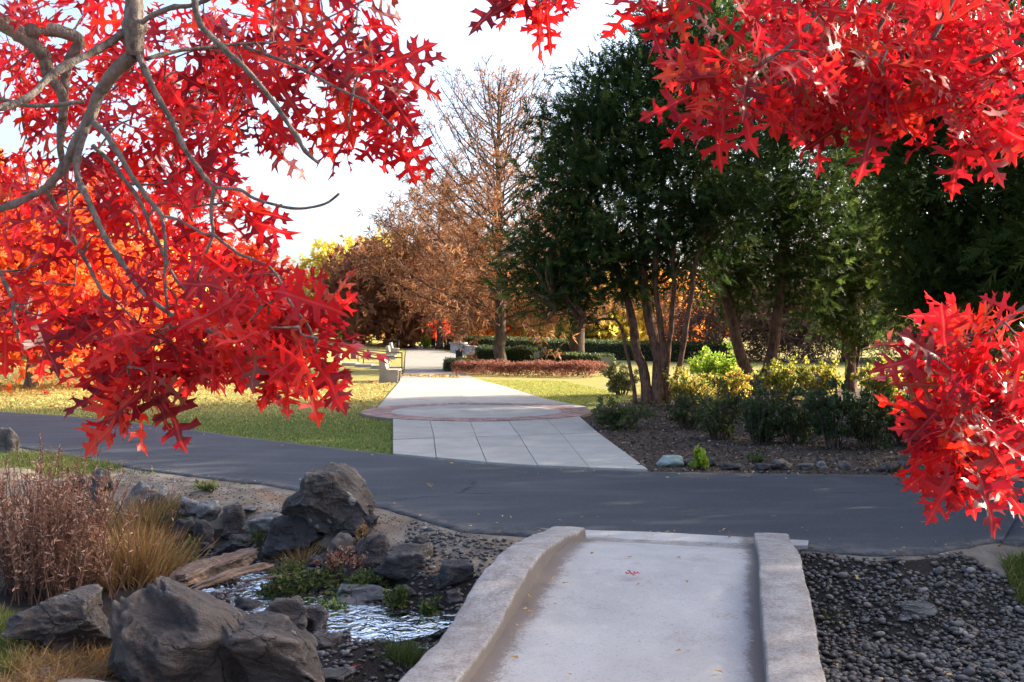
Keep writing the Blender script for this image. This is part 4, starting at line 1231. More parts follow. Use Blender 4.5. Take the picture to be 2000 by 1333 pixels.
bare_tree("second rusty tree with pale trunk between the hedge and the evergreen's boughs", b2[0], b2[1], 9.5, lambda f: 3.6 * (1 - .6 * f), 302, 44, .42, barkm='bark_dark', dense=.8, low=.22)
b3 = A(-6.5, 66)
bare_tree("low spreading rusty tree left of the tallest bare tree, beside the far walk", -6.4, 88, 14.5, lambda f: 8.0 * (1 - .75 * f) + .4, 303, 60, .3, dense=1.9, low=.14, tuft=.7)

def leafy_tree(label, x, y, h_, r_, mat, seed, barkm='bark_grey', name="autumn_tree", group=None, count=5200, size=.30, trunk_r=.2, low=.25, temps=None):
    rng = np.random.default_rng(seed)
    z0 = h1(x, y)
    t = thing(name, label, "tree", (x, y, z0), group)
    tp = jitter_line([(x, y, z0 - .1), (x + .1, y, z0 + h_ * .35), (x, y + .1, z0 + h_ * .8)], 14, .08, rng)
    m = MB(); m.tube(tp, np.concatenate([[trunk_r * 1.4], np.linspace(trunk_r, trunk_r * .25, 13)]), 10, wob=.05)
    m.build("trunk", M[barkm], t, True)
    bl, lm = [], MB()
    for i in range(11):
        f = low + (.95 - low) * (i + .5) / 11
        az = i * 2.4 + rng.normal(0, .4)
        rr = r_ * math.sqrt(max(.05, 1 - ((f - .5) / .58) ** 2))
        c = A(x + math.cos(az) * rr * .55, y + math.sin(az) * rr * .55, z0 + f * h_)
        bl.append((c, A(rr, rr, rr * .8) * rng.uniform(.42, .62)))
        s = tp[int(min(.9, f * .7) * 13)]
        lm.tube(jitter_line([s, (s + c) / 2 + A(0, 0, .1), c], 8, .08, rng), np.linspace(trunk_r * .35, .02, 8), 5)
        for k in range(4):
            e = c + nrm(rng.standard_normal(3)) * rr * .5
            lm.tube([s * .3 + c * .7, e], [.03, .008], 3)
    lm.build("limbs", M[barkm], t, True)
    crown_blobs(bl, count, size, rng, temps or STAR, .0, .6, 8, .3 * r_ / 3).build("crown", M[mat], t)
    return t
g0 = hit(62, 757)
leafy_tree("small orange red tree with a grey trunk on the leaf strewn lawn", g0[0], g0[1], 6.2, 4.6, 'autumn_red', 311, count=6500, size=.28, trunk_r=.19, low=.28)
FAR = [
 ("rust", -11.5, 92, 9.5, 6.0, "rusty tree closing the far walk's left side", 312),
 ("autumn_yellow", -17, 108, 10.5, 6.0, "yellow tree standing beyond the far lawn's rail", 313),
 ("autumn_red", -11.5, 118, 4.5, 5.0, "low scarlet tree at the far end of the walk", 314),
 ("autumn_orange", 1.5, 96, 6.5, 6.0, "glowing orange tree behind the grey stone wall", 315),
 ("autumn_yellow", 7, 88, 5.2, 5.5, "golden tree seen under the bare tree's low limbs", 316),
 ("autumn_orange", 14, 92, 6.0, 6.0, "orange tree seen between hedge and evergreen stems", 317),
 ("brown_twig", 14, 62, 6.2, 5.0, "brown twiggy tree behind the five stemmed evergreen", 318),
 ("brown_twig", 20, 60, 6.5, 5.2, "brown twiggy tree framed by the V trunk", 319),
 ("brown_twig", 26.5, 58, 6.2, 5.2, "brown twiggy tree right of the V trunk", 320),
 ("rust", 31, 64, 6.8, 5.5, "rusty brown tree behind the straight trunk", 321),
 ("brown_twig", 36, 62, 7.0, 5.5, "brown twiggy tree behind the rightmost evergreens", 322),
 ("autumn_red", -24, 86, 7.0, 6.0, "red tree at the back of the left lawn", 323),
 ("autumn_orange", -38, 84, 8.0, 7.0, "wide orange tree far back on the left lawn", 324),
 ("autumn_red", -31, 60, 6.5, 5.5, "red tree on the left lawn behind the grey trunk", 325),
 ("autumn_orange", -21, 52, 5.6, 4.6, "orange red tree on the lawn near the stone steps", 326),
]
for mt, x, y, h_, r_, lab, sd_ in FAR:
    brown = mt in ("brown_twig",)
    leafy_tree(lab, x, y, h_, r_, mt, sd_, 'bark_dark', "autumn_tree", None, 3800 if brown else 2700, .48 if brown else .62, .22, .12 if y > 55 else .25, TUFT if brown else STAR)
# far belt of trees closing the park
rng = np.random.default_rng(77)
belt = []
for k in range(16):
    x = -130 + k * 18 + rng.normal(0, 2)
    y = 150 + rng.normal(0, 8)
    mt = ['autumn_orange', 'brown_twig', 'autumn_yellow', 'rust'][k % 4]
    leafy_tree({'autumn_orange': "distant orange tree in the belt closing the park", 'brown_twig': "distant brown tree in the belt closing the park", 'autumn_yellow': "distant yellow tree in the belt closing the park", 'rust': "distant rusty tree in the belt closing the park"}[mt], x, y, rng.uniform(7, 10.5), rng.uniform(6.5, 8), mt, 400 + k, 'bark_dark', "autumn_tree", "belt of distant trees", 900, 1.2, .3, .05)

# ------------------------------------------------------------------ shrubs
def shrub(label, px, base, w, top, mat, seed, n=2600, size=.06, name="shrub", group=None, stems=26, barkm='bark_dark', dk=.9, temp=None, flowers=0, upright=.35, d=None, cat="shrub"):
    rng = np.random.default_rng(seed)
    g = G(px, base) if d is None else A((px - 1000) / F * d, d, h1((px - 1000) / F * d, d))
    d = g[1]
    W_ = w * d / F / 2
    hh = (base - top) * d / F if d == G(px, base)[1] else H - (top - HZ) / F * d - g[2]
    t = thing(name, label, cat, g, group)
    m, P_, D_ = MB(), [], []
    per = max(6, n // (stems * 3))
    for i in range(stems):
        az = rng.uniform(0, 6.283); rr = math.sqrt(rng.random())
        e = g + A(math.cos(az) * rr * W_, math.sin(az) * rr * W_ * dk, hh * rng.uniform(.55, 1.0) * (1 - .35 * rr * rr))
        b = g + A(math.cos(az) * rr * W_ * .25, math.sin(az) * rr * W_ * .25, -.03)
        ln = jitter_line([b, (b + e) / 2 + A(0, 0, .1 * hh), e], 9, .05 * hh, rng)
        m.tube(ln, np.linspace(.011, .004, 9), 4, cap=False)
        for j in range(3):
            u = int(rng.uniform(2, 8))
            e2 = ln[u] + nrm(rng.standard_normal(3) + A(0, 0, .4)) * W_ * .35
            m.tube([ln[u], e2], [.005, .002], 3, cap=False)
            uu = rng.random(per) ** .6
            P_.append(ln[u] + (e2 - ln[u]) * uu[:, None] + rng.normal(0, .05 * max(W_, .4), (per, 3)))
            D_.append(rng.normal(0, .7, (per, 3)) + nrm(e2 - g) * .6 + A(0, 0, upright))
    m.build("stems", M[barkm], t, True)
    P_, D_ = np.concatenate(P_), np.concatenate(D_)
    P_[:, 2] = np.maximum(P_[:, 2], g[2] + .02)
    f = MB()
    tr = np.clip(rng.random(len(P_)) * .7 + .3 * (P_[:, 2] - g[2]) / max(hh, .1) * rng.random(len(P_)), 0, 1)
    scatter(f, temp or [LEAF1], P_, D_, rng.standard_normal((len(P_), 3)) + A(0, 0, .3), size * rng.uniform(.6, 1.3, len(P_)), tr, rng)
    f.build("foliage", M[mat], t)
    return t
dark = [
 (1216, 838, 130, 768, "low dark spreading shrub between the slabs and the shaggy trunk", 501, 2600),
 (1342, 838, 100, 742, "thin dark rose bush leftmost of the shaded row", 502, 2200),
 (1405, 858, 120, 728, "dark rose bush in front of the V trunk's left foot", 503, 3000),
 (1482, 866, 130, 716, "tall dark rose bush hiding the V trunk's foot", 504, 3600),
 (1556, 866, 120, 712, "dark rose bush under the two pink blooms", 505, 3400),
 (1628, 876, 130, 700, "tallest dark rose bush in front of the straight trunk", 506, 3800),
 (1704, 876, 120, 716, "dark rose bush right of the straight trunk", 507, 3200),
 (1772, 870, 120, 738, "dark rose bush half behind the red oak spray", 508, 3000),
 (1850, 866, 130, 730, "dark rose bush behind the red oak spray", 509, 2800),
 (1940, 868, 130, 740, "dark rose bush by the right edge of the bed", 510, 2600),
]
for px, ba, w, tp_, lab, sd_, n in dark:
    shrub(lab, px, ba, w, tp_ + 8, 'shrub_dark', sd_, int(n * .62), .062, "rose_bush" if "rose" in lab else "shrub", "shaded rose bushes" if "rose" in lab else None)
lit = [
 (1212, 772, 80, 698, 'shrub_pale', "pale green flowering shrub left of the shaggy trunk on the lawn", 521, 3400, .07),
 (1345, 792, 130, 722, 'rose_leaf', "orange tinted rose bush right of the shaggy trunk", 522, 2800, .07),
 (1392, 752, 130, 672, 'shrub_lime', "bright lime green bush behind the rose beds", 523, 4200, .10),
 (1425, 786, 110, 718, 'rose_leaf', "backlit rose bush left of the V trunk", 524, 2800, .07),
 (1530, 780, 130, 688, 'rose_leaf', "backlit yellow rose bush framed by the V and the straight trunk", 525, 3600, .08),
 (1605, 782, 130, 694, 'rose_leaf', "backlit yellow rose bush left of the straight trunk", 526, 3600, .08),
 (1725, 786, 130, 694, 'rose_leaf', "backlit rose bush beside the green stake", 527, 3600, .08),
 (1790, 802, 110, 722, 'rose_leaf', "backlit rose bush against the red oak spray", 528, 2800, .075),
 (1870, 792, 130, 706, 'rose_leaf', "backlit rose bush mostly behind red leaves", 529, 2800, .08),
 (1970, 790, 130, 700, 'rose_leaf', "backlit rose bush at the bed's right end", 530, 2400, .08),
 (1470, 770, 90, 706, 'shrub_lime', "small lime green bush behind the V trunk", 531, 2000, .08),
]
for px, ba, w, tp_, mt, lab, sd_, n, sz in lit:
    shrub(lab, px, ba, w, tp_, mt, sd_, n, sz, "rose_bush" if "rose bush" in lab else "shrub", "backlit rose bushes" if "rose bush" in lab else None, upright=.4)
# rose blooms, each a small whorl of petals on its own stalk
def bloom(px, py, d, r, lab):
    rng = np.random.default_rng(int(px))
    c = P(px, py, d)
    t = thing("rose_bloom", lab, "flower", c)
    m = MB()
    for ring_, (cnt, rad, up) in enumerate(((5, 1, .15), (5, .75, .5), (3, .45, .9))):
        for k in range(cnt):
            a = k / cnt * 6.283 + ring_ * .6
            dd = A(math.cos(a), math.sin(a), up)
            bake(m, np.array([(0, 0, 0), (.55, .45, .12), (.35, .95, .3), (-.35, .95, .3), (-.55, .45, .12)]), np.array([(0, 1, 2), (0, 2, 3), (0, 3, 4)]), [c], [dd], [A(0, 0, 1)], r * rad, [rng.random()])
    m.build("petals", M['petal'], t)
    m = MB(); m.tube([c - A(.02, 0, .45), c - A(0, 0, .2), c], .004, 4); m.build("stalk", M['weed'], t)
for px, py, d, r, lab in ((1503, 728, 15.8, .05, "pink rose bloom beside the V trunk's right arm"), (1594, 733, 15.8, .055, "upper pink rose bloom of the close pair"), (1597, 741, 15.7, .045, "lower pink rose bloom of the close pair"), (1625, 749, 15.5, .05, "mauve rose bloom left of the straight trunk"), (1647, 760, 15.5, .042, "pale rose bloom in front of the straight trunk"), (1468, 744, 15.9, .045, "peach rose bloom in front of the V's fork")):
    bloom(px, py, d, r, lab)
m = MB(); p = G(1682, 795); m.tube([(p[0], p[1], -.1), (p[0], p[1], 1.35)], .014, 6)
tag(m.build("garden_stake", M['green_stake'], None, True), "thin green stake among the roses right of the straight trunk", "stake")
shrub("little yellow green weed growing at the asphalt's far edge between edging stones", 1368, 916, 34, 876, 'shrub_lime', 541, 160, .09, "weed", None, 7, upright=1.0, temp=[LEAF1], cat="weed")
shrub("small grey green weed in the mulch behind the orange brown stone", 1476, 902, 34, 884, 'weed', 542, 200, .04, "weed", None, 8, cat="weed")
def tuft(label, px, py, n, h_, spread, mat, seed, name="grass_tuft", w=.005, lean=.5, cat="grass tuft", g=None):
    rng = np.random.default_rng(seed)
    g = hit(px, py) if g is None else g
    p = np.stack([rng.normal(g[0], spread, n), rng.normal(g[1], spread, n)], 1)
    m = MB()
    pos = on_ground(p, -.02)
    k = len(pos)
    dcen = (p - g[:2]) / max(spread, .01)
    dd = nrm(np.stack([dcen[:, 0] * lean * .6 + rng.normal(0, lean * .5, k), dcen[:, 1] * lean * .6 + rng.normal(0, lean * .5, k), np.ones(k)], 1))
    nn = np.stack([rng.standard_normal(k), rng.standard_normal(k), np.zeros(k)], 1)
    tv = np.array([(-.5, 0, 0), (.5, 0, 0), (.4, .4, 0), (-.4, .4, 0), (.25, .75, 0), (-.25, .75, 0), (0, 1, 0)])
    tt = np.array([(0, 1, 2), (0, 2, 3), (3, 2, 4), (3, 4, 5), (5, 4, 6)])
    hh = h_ * rng.uniform(.55, 1.15, k)
    x = nrm(np.cross(dd, nn)); z = np.cross(x, dd)
    bend = rng.normal(.18, .12, k)
    v = pos[:, None] + x[:, None] * (tv[None, :, 0:1] * w) + dd[:, None] * (tv[None, :, 1:2] * hh[:, None, None]) + z[:, None] * (tv[None, :, 1:2] ** 2 * (hh * bend)[:, None, None]) - A(0, 0, 1) * (tv[None, :, 1:2] ** 2 * (hh * np.abs(bend) * .5)[:, None, None])
    m.add(v.reshape(-1, 3), t=(tt[None] + (np.arange(k) * 7)[:, None, None]).reshape(-1, 3), a=np.repeat(rng.random(k), 7))
    o = m.build(name, M[mat])
    tag(o, label, cat)
    return o
tuft("dry straw coloured grass tuft among the edging stones", 1740, 921, 130, .16, .08, 'dry_grass', 551, w=.01)
tuft("copper dry grass clump bending beside the willow at the pool", 262, 1122, 1500, .50, .15, 'dry_grass', 552, "grass_clump", .006, .55, "grass clump")
tuft("olive dry grass clump between the copper clump and the pale boulder", 262, 1040, 800, .42, .16, 'dry_grass', 553, "grass_clump", .006, .5, "grass clump")
tuft("low olive tuft right of the copper clump by the cube like rock", 322, 1020, 350, .22, .08, 'weed', 554, w=.006)
tuft("yellow brown tuft growing between the stream rocks below the angular rock", 582, 1110, 420, .22, .08, 'dry_grass', 555, w=.005, lean=.8)
tuft("green tuft on pebbles beside the footbridge's left wall", 790, 1288, 520, .17, .055, 'weed', 556, w=.004, lean=.6)
tuft("small green tuft at the pool's right behind driftwood", 505, 1052, 260, .14, .07, 'weed', 557, w=.006)
tuft("thin green tuft on the pebbles right of the footbridge", 1622, 1208, 160, .09, .035, 'weed', 558, w=.004, lean=.8)
tuft("little dry tuft at the sandy bank's asphalt edge", 462, 948, 150, .07, .10, 'weed', 559, w=.005)
tuft("straw tuft on gravel near the footbridge's far left end", 955, 1065, 150, .06, .07, 'dry_grass', 560, w=.004, lean=1.0)
tuft("brown creeping tuft on the dry bed near the road", 1760, 1108, 300, .05, .12, 'dry_grass', 561, w=.004, lean=1.6)
tuft("brown creeping tuft in the middle of the dry bed", 1790, 1170, 260, .06, .10, 'dry_grass', 562, w=.004, lean=1.6)
def greens(label, px, py, w, h_, n, size, seed, mat='weed', name="water_plant", cat="plant"):
    g = hit(px, py)
    d = g[1]
    base = HZ + (H - g[2]) * F / d
    return shrub(label, px, base, w, base - h_ * F / d, mat, seed, n, size, name, None, max(6, n // 50), d=d, cat=cat)
greens("green leafy cress on the right bank of the pool under dark rocks", 600, 1150, 150, .14, 900, .035, 571)
greens("green cress patch left of the mossy slab", 548, 1168, 110, .12, 700, .035, 572)
greens("bright green plant touching the mossy slab's lower left corner", 650, 1205, 60, .10, 380, .04, 573)
greens("leafy green plant at the mossy slab's right end", 775, 1190, 50, .18, 320, .04, 574)
greens("green plant in pebbles below the mossy slab", 838, 1205, 50, .14, 320, .035, 575)
greens("olive cress mat under the driftwood log's left end", 330, 1120, 130, .14, 900, .035, 576)
greens("brownish weeds drying in front of the brown blocks", 668, 1120, 120, .20, 700, .03, 577, 'willow')
greens("green cress under the black glossy boulder", 720, 1150, 90, .10, 500, .035, 578)
greens("green cress mat between black boulder and mossy slab", 690, 1168, 110, .10, 700, .035, 583)
greens("straggly green cress in front of the copper clump", 345, 1085, 90, .16, 500, .035, 584)
greens("dark green cress along the stick's far end", 560, 1135, 90, .12, 600, .035, 585, 'shrub_dark')
greens("silvery flat rosette plant on the sandy bank", 404, 960, 44, .05, 160, .06, 579, 'shrub_pale')
greens("sparse dry weeds beside the dark wedge rock", 705, 1065, 70, .16, 260, .03, 580, 'dry_grass')

# dry willow at the left edge
def willow(label, px, py, w, h_, stems, seed):
    rng = np.random.default_rng(seed)
    g = hit(px, py)
    t = thing("willow_shrub", label, "shrub", g)
    m, P_, D_ = MB(), [], []
    for i in range(stems):
        b = g + A(rng.normal(0, w * .42), rng.normal(0, w * .3), -.05)
        b[2] = h1(b[0], b[1]) - .03
        hh = h_ * rng.uniform(.55, 1.0)
        e = b + A(rng.normal(0, .18), rng.normal(0, .14), hh)
        ln = jitter_line([b, (b + e) / 2 + rng.normal(0, .03, 3), e], 12, .03, rng)
        m.tube(ln, np.linspace(.006, .002, 12), 4, cap=False)
        nl = int(52 * hh / h_)
        u = rng.uniform(.22, 1, nl)
        k = np.minimum((u * 11).astype(int), 10)
        pp = ln[k] + (ln[k + 1] - ln[k]) * ((u * 11) - k)[:, None]
        P_.append(pp)
        D_.append(rng.normal(0, .6, (nl, 3)) + A(0, 0, .55))
    m.build("stems", M['brown_twig'], t)
    P_, D_ = np.concatenate(P_), np.concatenate(D_)
    f = MB()
    scatter(f, [LANCE], P_, D_, rng.standard_normal((len(P_), 3)), rng.uniform(.03, .062, len(P_)), rng.random(len(P_)), rng)
    f.build("foliage", M['willow'], t)
willow("dry pinkish brown willow shrub with many upright stems by the stream", 105, 1165, .52, 1.02, 165, 591)
willow("tall thin willow shoots with pinkish leaves at the far left", 75, 1085, .45, 1.05, 55, 592)

# ------------------------------------------------------------------ driftwood
def log(label, p0, p1, r0, r1, seed, name="driftwood_log", squash=.7):
    rng = np.random.default_rng(seed)
    c = (p0 + p1) / 2
    n = 26
    ax = p1 - p0
    L = np.linalg.norm(ax)
    ln = np.linspace(-.5, .5, n)
    v = []
    sec = 14
    an = np.arange(sec) / sec * 6.283
    groove = rng.uniform(.72, 1.12, sec)
    for i, s in enumerate(ln):
        r = np.interp(s, [-.5, -.46, -.2, .2, .44, .5], [.3 * r0, r0 * .8, r0, (r0 + r1) / 2, r1, .45 * r1])
        rr = r * groove * (1 + .10 * np.sin(an * 2 + s * 6) + .08 * rng.standard_normal(sec))
        off = .05 * L * np.array([math.sin(s * 5 + seed), math.cos(s * 4 + seed)]) * .5
        v.append(np.stack([np.full(sec, s * L + 0) + rng.normal(0, .012, sec) * (abs(s) > .45) * 3, np.cos(an) * rr + off[0], np.sin(an) * rr * squash + off[1] * .4], 1))
    k = np.arange(sec)
    q = np.concatenate([np.stack([i * sec + k, i * sec + (k + 1) % sec, (i + 1) * sec + (k + 1) % sec, (i + 1) * sec + k], 1) for i in range(n - 1)])
    m = MB()
    v = np.concatenate(v + [[(-L / 2, 0, 0), (L / 2, 0, 0)]])
    m.add(v, q=q, t=[(n * sec, (j + 1) % sec, j) for j in range(sec)] + [(n * sec + 1, (n - 1) * sec + j, (n - 1) * sec + (j + 1) % sec) for j in range(sec)])
    o = m.build(name, M['driftwood'])
    o.location = c
    o.rotation_euler = Vector(ax).to_track_quat('X', 'Z').to_euler()
    tag(o, label, "driftwood")
    return o
wz = -.30
log("broad weathered driftwood trunk lying across the pool", G(345, 1140, -.22), G(492, 1078, -.20), .13, .085, 3)
log("long narrow driftwood limb in front of the broad trunk", G(372, 1150, -.22), G(522, 1104, -.20), .045, .06, 7)
log("splintered driftwood piece along the broad trunk's upper edge", G(420, 1105, -.15), G(486, 1082, -.14), .03, .035, 12, squash=.5)
log("thin pale stick running from the driftwood to the cress", G(482, 1136, -.24), G(580, 1118, -.22), .016, .012, 15, "driftwood_stick")

# ------------------------------------------------------------------ benches, walls, rails and small park furniture
def prism(mb, prof, y0, y1, ax):
    """profile in (x, z) extruded between y0 and y1, then rotated by ax about z by the caller's empty"""
    n = len(prof)
    v = [(x, y0, z) for x, z in prof] + [(x, y1, z) for x, z in prof]
    c0, c1 = np.mean([p for p in v[:n]], 0), np.mean([p for p in v[n:]], 0)
    mb.add(v + [c0, c1], q=[(i, (i + 1) % n, n + (i + 1) % n, n + i) for i in range(n)],
           t=[(2 * n, (i + 1) % n, i) for i in range(n)] + [(2 * n + 1, n + i, n + (i + 1) % n) for i in range(n)])
def bench(label, x, y, rz, s=1.0):
    z = h1(x, y)
    t = thing("park_bench", label, "bench", (x, y, z), "benches along the walk")
    t.rotation_euler.z = rz
    t.scale = (s, s, s)
    side = [(-.36, -.05), (.30, -.05), (.34, .38), (.28, .42), (-.12, .40), (-.20, .86), (-.28, .88), (-.34, .80), (-.30, .35)]
    L = 1.7
    def part(name, mat, fn):
        m = MB(); fn(m)
        o = bpy.data.objects.new(name, m.mesh(name)); o.data.materials.append(mat)
        COL.objects.link(o); o.parent = t
    for y0 in (-L / 2, L / 2 - .13):
        part("side_panel", M['concrete_bench'], lambda m: prism(m, side, y0, y0 + .13, 0))
    for k in range(4):
        x0 = -.10 + k * .115
        part("seat_board", M['board'], lambda m: m.box(x0, x0 + .10, -L / 2 + .135, L / 2 - .135, .405, .445))
    for k in range(4):
        z0 = .47 + k * .10
        xo = -.135 - .017 * k
        part("back_board", M['board'], lambda m: prism(m, [(xo, z0), (xo + .035, z0), (xo + .02, z0 + .085), (xo - .015, z0 + .085)], -L / 2 + .135, L / 2 - .135, 0))
p = G(757, 748)
bench("nearest bench, pale concrete sided, on the grass left of the walk", p[0], p[1] + .8, 0.05)
bench("second bench up the walk, beside the first rail's top", (763 - 1000) / F * 64, 64.5, .05)
bench("third bench, just behind the second, left of the walk", (768 - 1000) / F * 73, 73.6, .05)
bench("farthest bench, at the upper rail's head", (775 - 1000) / F * 103, 103, .05)
def ground_at(px, d):
    x = (px - 1000) / F * d
    return A(x, d, h1(x, d))
def rail(label, pts, hgt_, posts):
    base = np.array([ground_at(px, d) for px, d in pts])
    t = thing("handrail", label, "railing", base[0])
    b = resample(base, 24)
    for dz_, nm in ((hgt_, "rail"), (hgt_ - .22, "rail")):
        m = MB(); m.tube(b + A(0, 0, dz_), .026, 6); m.build(nm, M['metal_dark'], t, True)
    for k in posts:
        q_ = b[k]
        m = MB(); m.tube([q_ - A(0, 0, .1), q_ + A(0, 0, hgt_)], .026, 6); m.build("post", M['metal_dark'], t, True)
    return t
rail("dark metal handrail climbing left from beside the nearest bench", [(785, 44), (745, 48), (708, 53), (650, 60), (560, 72)], .85, (0, 7, 8, 15, 22))
rail("second dark handrail higher up the lawn, behind the far benches", [(779, 80), (735, 86), (690, 93), (640, 101)], .85, (0, 8, 16, 23))
t = thing("garden_steps", "pale concrete steps descending across the lawn below the first handrail", "steps", ground_at(715, 49))
for px, d, w in ((684, 52.5, .75), (712, 50.5, .85), (738, 48.6, .55), (768, 46.2, .85)):
    c = ground_at(px, d)
    m = MB(); m.box(c[0] - w / 2, c[0] + w / 2, c[1] - .5, c[1] + .5, c[2] - .2, c[2] + .16)
    m.build("step", M['concrete'], t)
c = ground_at(758, 58)
t = thing("low_table", "low concrete slab table between the first and second bench", "table", c)
m = MB(); m.box(c[0] - .55, c[0] + .45, c[1] - .5, c[1] + .5, c[2] + .36, c[2] + .45); m.build("top", M['concrete_bench'], t)
m = MB(); m.box(c[0] - .2, c[0] + .1, c[1] - .3, c[1] + .3, c[2] - .1, c[2] + .357); m.build("pedestal", M['concrete_bench'], t)
c = ground_at(661, 56)
m = MB(); v_, t_ = ICO[3]; m.add(v_ * .17, t=t_); o = m.build("stone_ball", M['stone_wall'], None, True); o.location = c + A(0, 0, .95); 
m = MB(); m.box(-.16, .16, -.16, .16, -.2, .80); 
o["label"] = "round grey ball finial beside the handrail under the red leaves"; o["category"] = "finial"
pz = thing("stone_post", "squat stone post carrying the round ball by the handrail", "post", c)
m = MB(); m.box(c[0] - .16, c[0] + .16, c[1] - .16, c[1] + .16, c[2] - .2, c[2] + .79); m.build("shaft", M['stone_wall'], pz)

def drum(cx, cy, z, r, z0, z1, n=20):
    m = MB(); m.tube([(cx, cy, z + z0), (cx, cy, z + z1)], r, n); return m
c = ground_at(895, 78)
t = thing("garden_wall", "low grey block wall with a round capped pier at its left end", "wall", c)
drum(c[0], c[1], c[2], .62, -.2, .66).build("pier", M['stone_wall'], t)
drum(c[0], c[1], c[2], .74, .663, .80).build("cap", M['concrete_bench'], t)
drum(c[0], c[1], c[2], .25, .803, .90).build("finial", M['concrete_bench'], t)
blk = MB(); blk.box(-.5, .5, -.5, .5, -.5, .5); bme = blk.mesh("block"); bme.materials.append(M['stone_wall'])
w0, w1 = c + A(.6, -.1, 0), ground_at(962, 66)
nb = 13
for row in range(2):
    for k in range(nb):
        f = (k + .5 * (row % 2)) / nb
        pnt = w0 + (w1 - w0) * f
        o = link("block", bme, t)
        o.location = pnt + A(0, 0, .12 + row * .27) - A(0, 0, 0)
        o.location.x -= 0
        dv = w1 - w0
        o.rotation_euler.z = math.atan2(dv[1], dv[0])
        o.scale = (np.linalg.norm(dv[:2]) / nb - .02, .34, .255)
m = MB()
dv = nrm(w1 - w0); sd2 = A(-dv[1], dv[0], 0) * .22
vv = [w0 - sd2, w1 - sd2, w1 + sd2, w0 + sd2]
m.add([q_ + A(0, 0, .523) for q_ in vv] + [q_ + A(0, 0, .60) for q_ in vv], q=[(3, 2, 1, 0), (4, 5, 6, 7), (0, 1, 5, 4), (1, 2, 6, 5), (2, 3, 7, 6), (3, 0, 4, 7)])
m.build("coping", M['concrete_bench'], t)
c = ground_at(926, 54)
t = thing("brick_pier", "round red brick pier with pale cap at the hedge's left end", "pier", c)
drum(c[0], c[1], c[2], .34, -.1, .56).build("core", M['mortar'], t)
bb = MB(); bb.box(-.5, .5, -.5, .5, -.5, .5); bbm = bb.mesh("brick"); bbm.materials.append(M['red_brick_wall'])
for row in range(6):
    for k in range(12):
        a = (k + .5 * (row % 2)) / 12 * 6.283
        o = link("brick", bbm, t); o.location = c + A(math.cos(a) * .35, math.sin(a) * .35, .05 + row * .092)
        o.rotation_euler.z = a; o.scale = (.10, .175, .08)
drum(c[0], c[1], c[2], .48, .563, .66).build("cap", M['concrete_bench'], t)
drum(c[0], c[1], c[2], .28, .663, .74).build("cap", M['concrete_bench'], t)
c = ground_at(897, 50)
t = thing("litter_bin", "dark square bin with a small finial on its lid beside the walk", "bin", c)
m = MB(); m.box(c[0] - .17, c[0] + .17, c[1] - .17, c[1] + .17, c[2] - .1, c[2] + .82); m.build("body", M['metal_dark'], t)
m = MB(); m.box(c[0] - .20, c[0] + .20, c[1] - .20, c[1] + .20, c[2] + .823, c[2] + .87); m.build("lid", M['metal_dark'], t)
m = MB(); m.tube([(c[0], c[1], c[2] + .87), (c[0], c[1], c[2] + 1.02)], [.05, .03], 8); m.build("finial", M['metal_dark'], t)
c = ground_at(846, 92)
t = thing("litter_bin", "plain dark round bin far up the walk before the shrubs", "bin", c)
drum(c[0], c[1], c[2], .22, -.1, .80, 12).build("body", M['metal_dark'], t)
drum(c[0], c[1], c[2], .25, .803, .86, 12).build("lid", M['metal_dark'], t)

# hedges
def hedge(label, pts, width, height, mat, seed, n, size, core=True, cat="hedge", bumpy=.06, temp=None, up=.3):
    rng = np.random.default_rng(seed)
    ln = resample(np.array([ground_at(px, d) for px, d in pts]), 40)
    t = thing("hedge", label, cat, ln[0])
    tg = nrm(np.gradient(ln, axis=0)); sd = np.stack([-tg[:, 1], tg[:, 0], 0 * tg[:, 0]], 1)
    u = rng.random(n) * 38.99; i = u.astype(int); fr = (u - i)[:, None]
    c = ln[i] * (1 - fr) + ln[i + 1] * fr
    a = rng.random(n) * math.pi
    sup = lambda v: np.sign(v) * np.abs(v) ** .45
    off = sup(np.cos(a)) * width / 2
    zz = sup(np.sin(a)) * height
    face = rng.random(n)
    zz = np.where(face < .35, rng.random(n) * height, zz)
    off = np.where(face < .35, np.sign(off) * width / 2, off)
    bmp = 1 + bumpy * fbm(np.stack([c[:, 0] * 1.5, c[:, 1] * 1.5, zz * 2], 1), 2)
    pos = c + sd[i] * (off * bmp)[:, None] + A(0, 0, 1) * (zz * bmp)[:, None] + rng.normal(0, .035, (n, 3))
    dd = sd[i] * np.sign(off)[:, None] * .5 + rng.normal(0, .6, (n, 3)) + A(0, 0, up)
    m = MB()
    scatter(m, temp or [LEAF1], pos, dd, rng.standard_normal((n, 3)), size * rng.uniform(.6, 1.3, n), rng.random(n), rng)
    m.build("foliage", M[mat], t)
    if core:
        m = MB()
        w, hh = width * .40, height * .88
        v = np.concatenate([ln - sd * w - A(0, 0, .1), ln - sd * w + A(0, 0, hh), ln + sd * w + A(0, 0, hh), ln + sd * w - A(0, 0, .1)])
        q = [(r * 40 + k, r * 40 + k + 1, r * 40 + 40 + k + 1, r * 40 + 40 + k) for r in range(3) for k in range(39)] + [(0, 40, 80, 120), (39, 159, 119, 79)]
        m.add(v, q=q); m.build("core_box", M['hedge_core'], t)  # solid dark box added inside, stands for shaded foliage and blocks see-through
    return t
hedge("long dark clipped hedge behind the grey wall", [(876, 86), (960, 80), (1080, 70), (1250, 62), (1420, 58)], 1.1, 1.15, 'shrub_dark', 601, 16000, .13)
hedge("clipped dark hedge block behind the brick pier", [(946, 50), (1000, 48.5), (1054, 47.5)], 1.2, 1.0, 'shrub_dark', 602, 8000, .10)
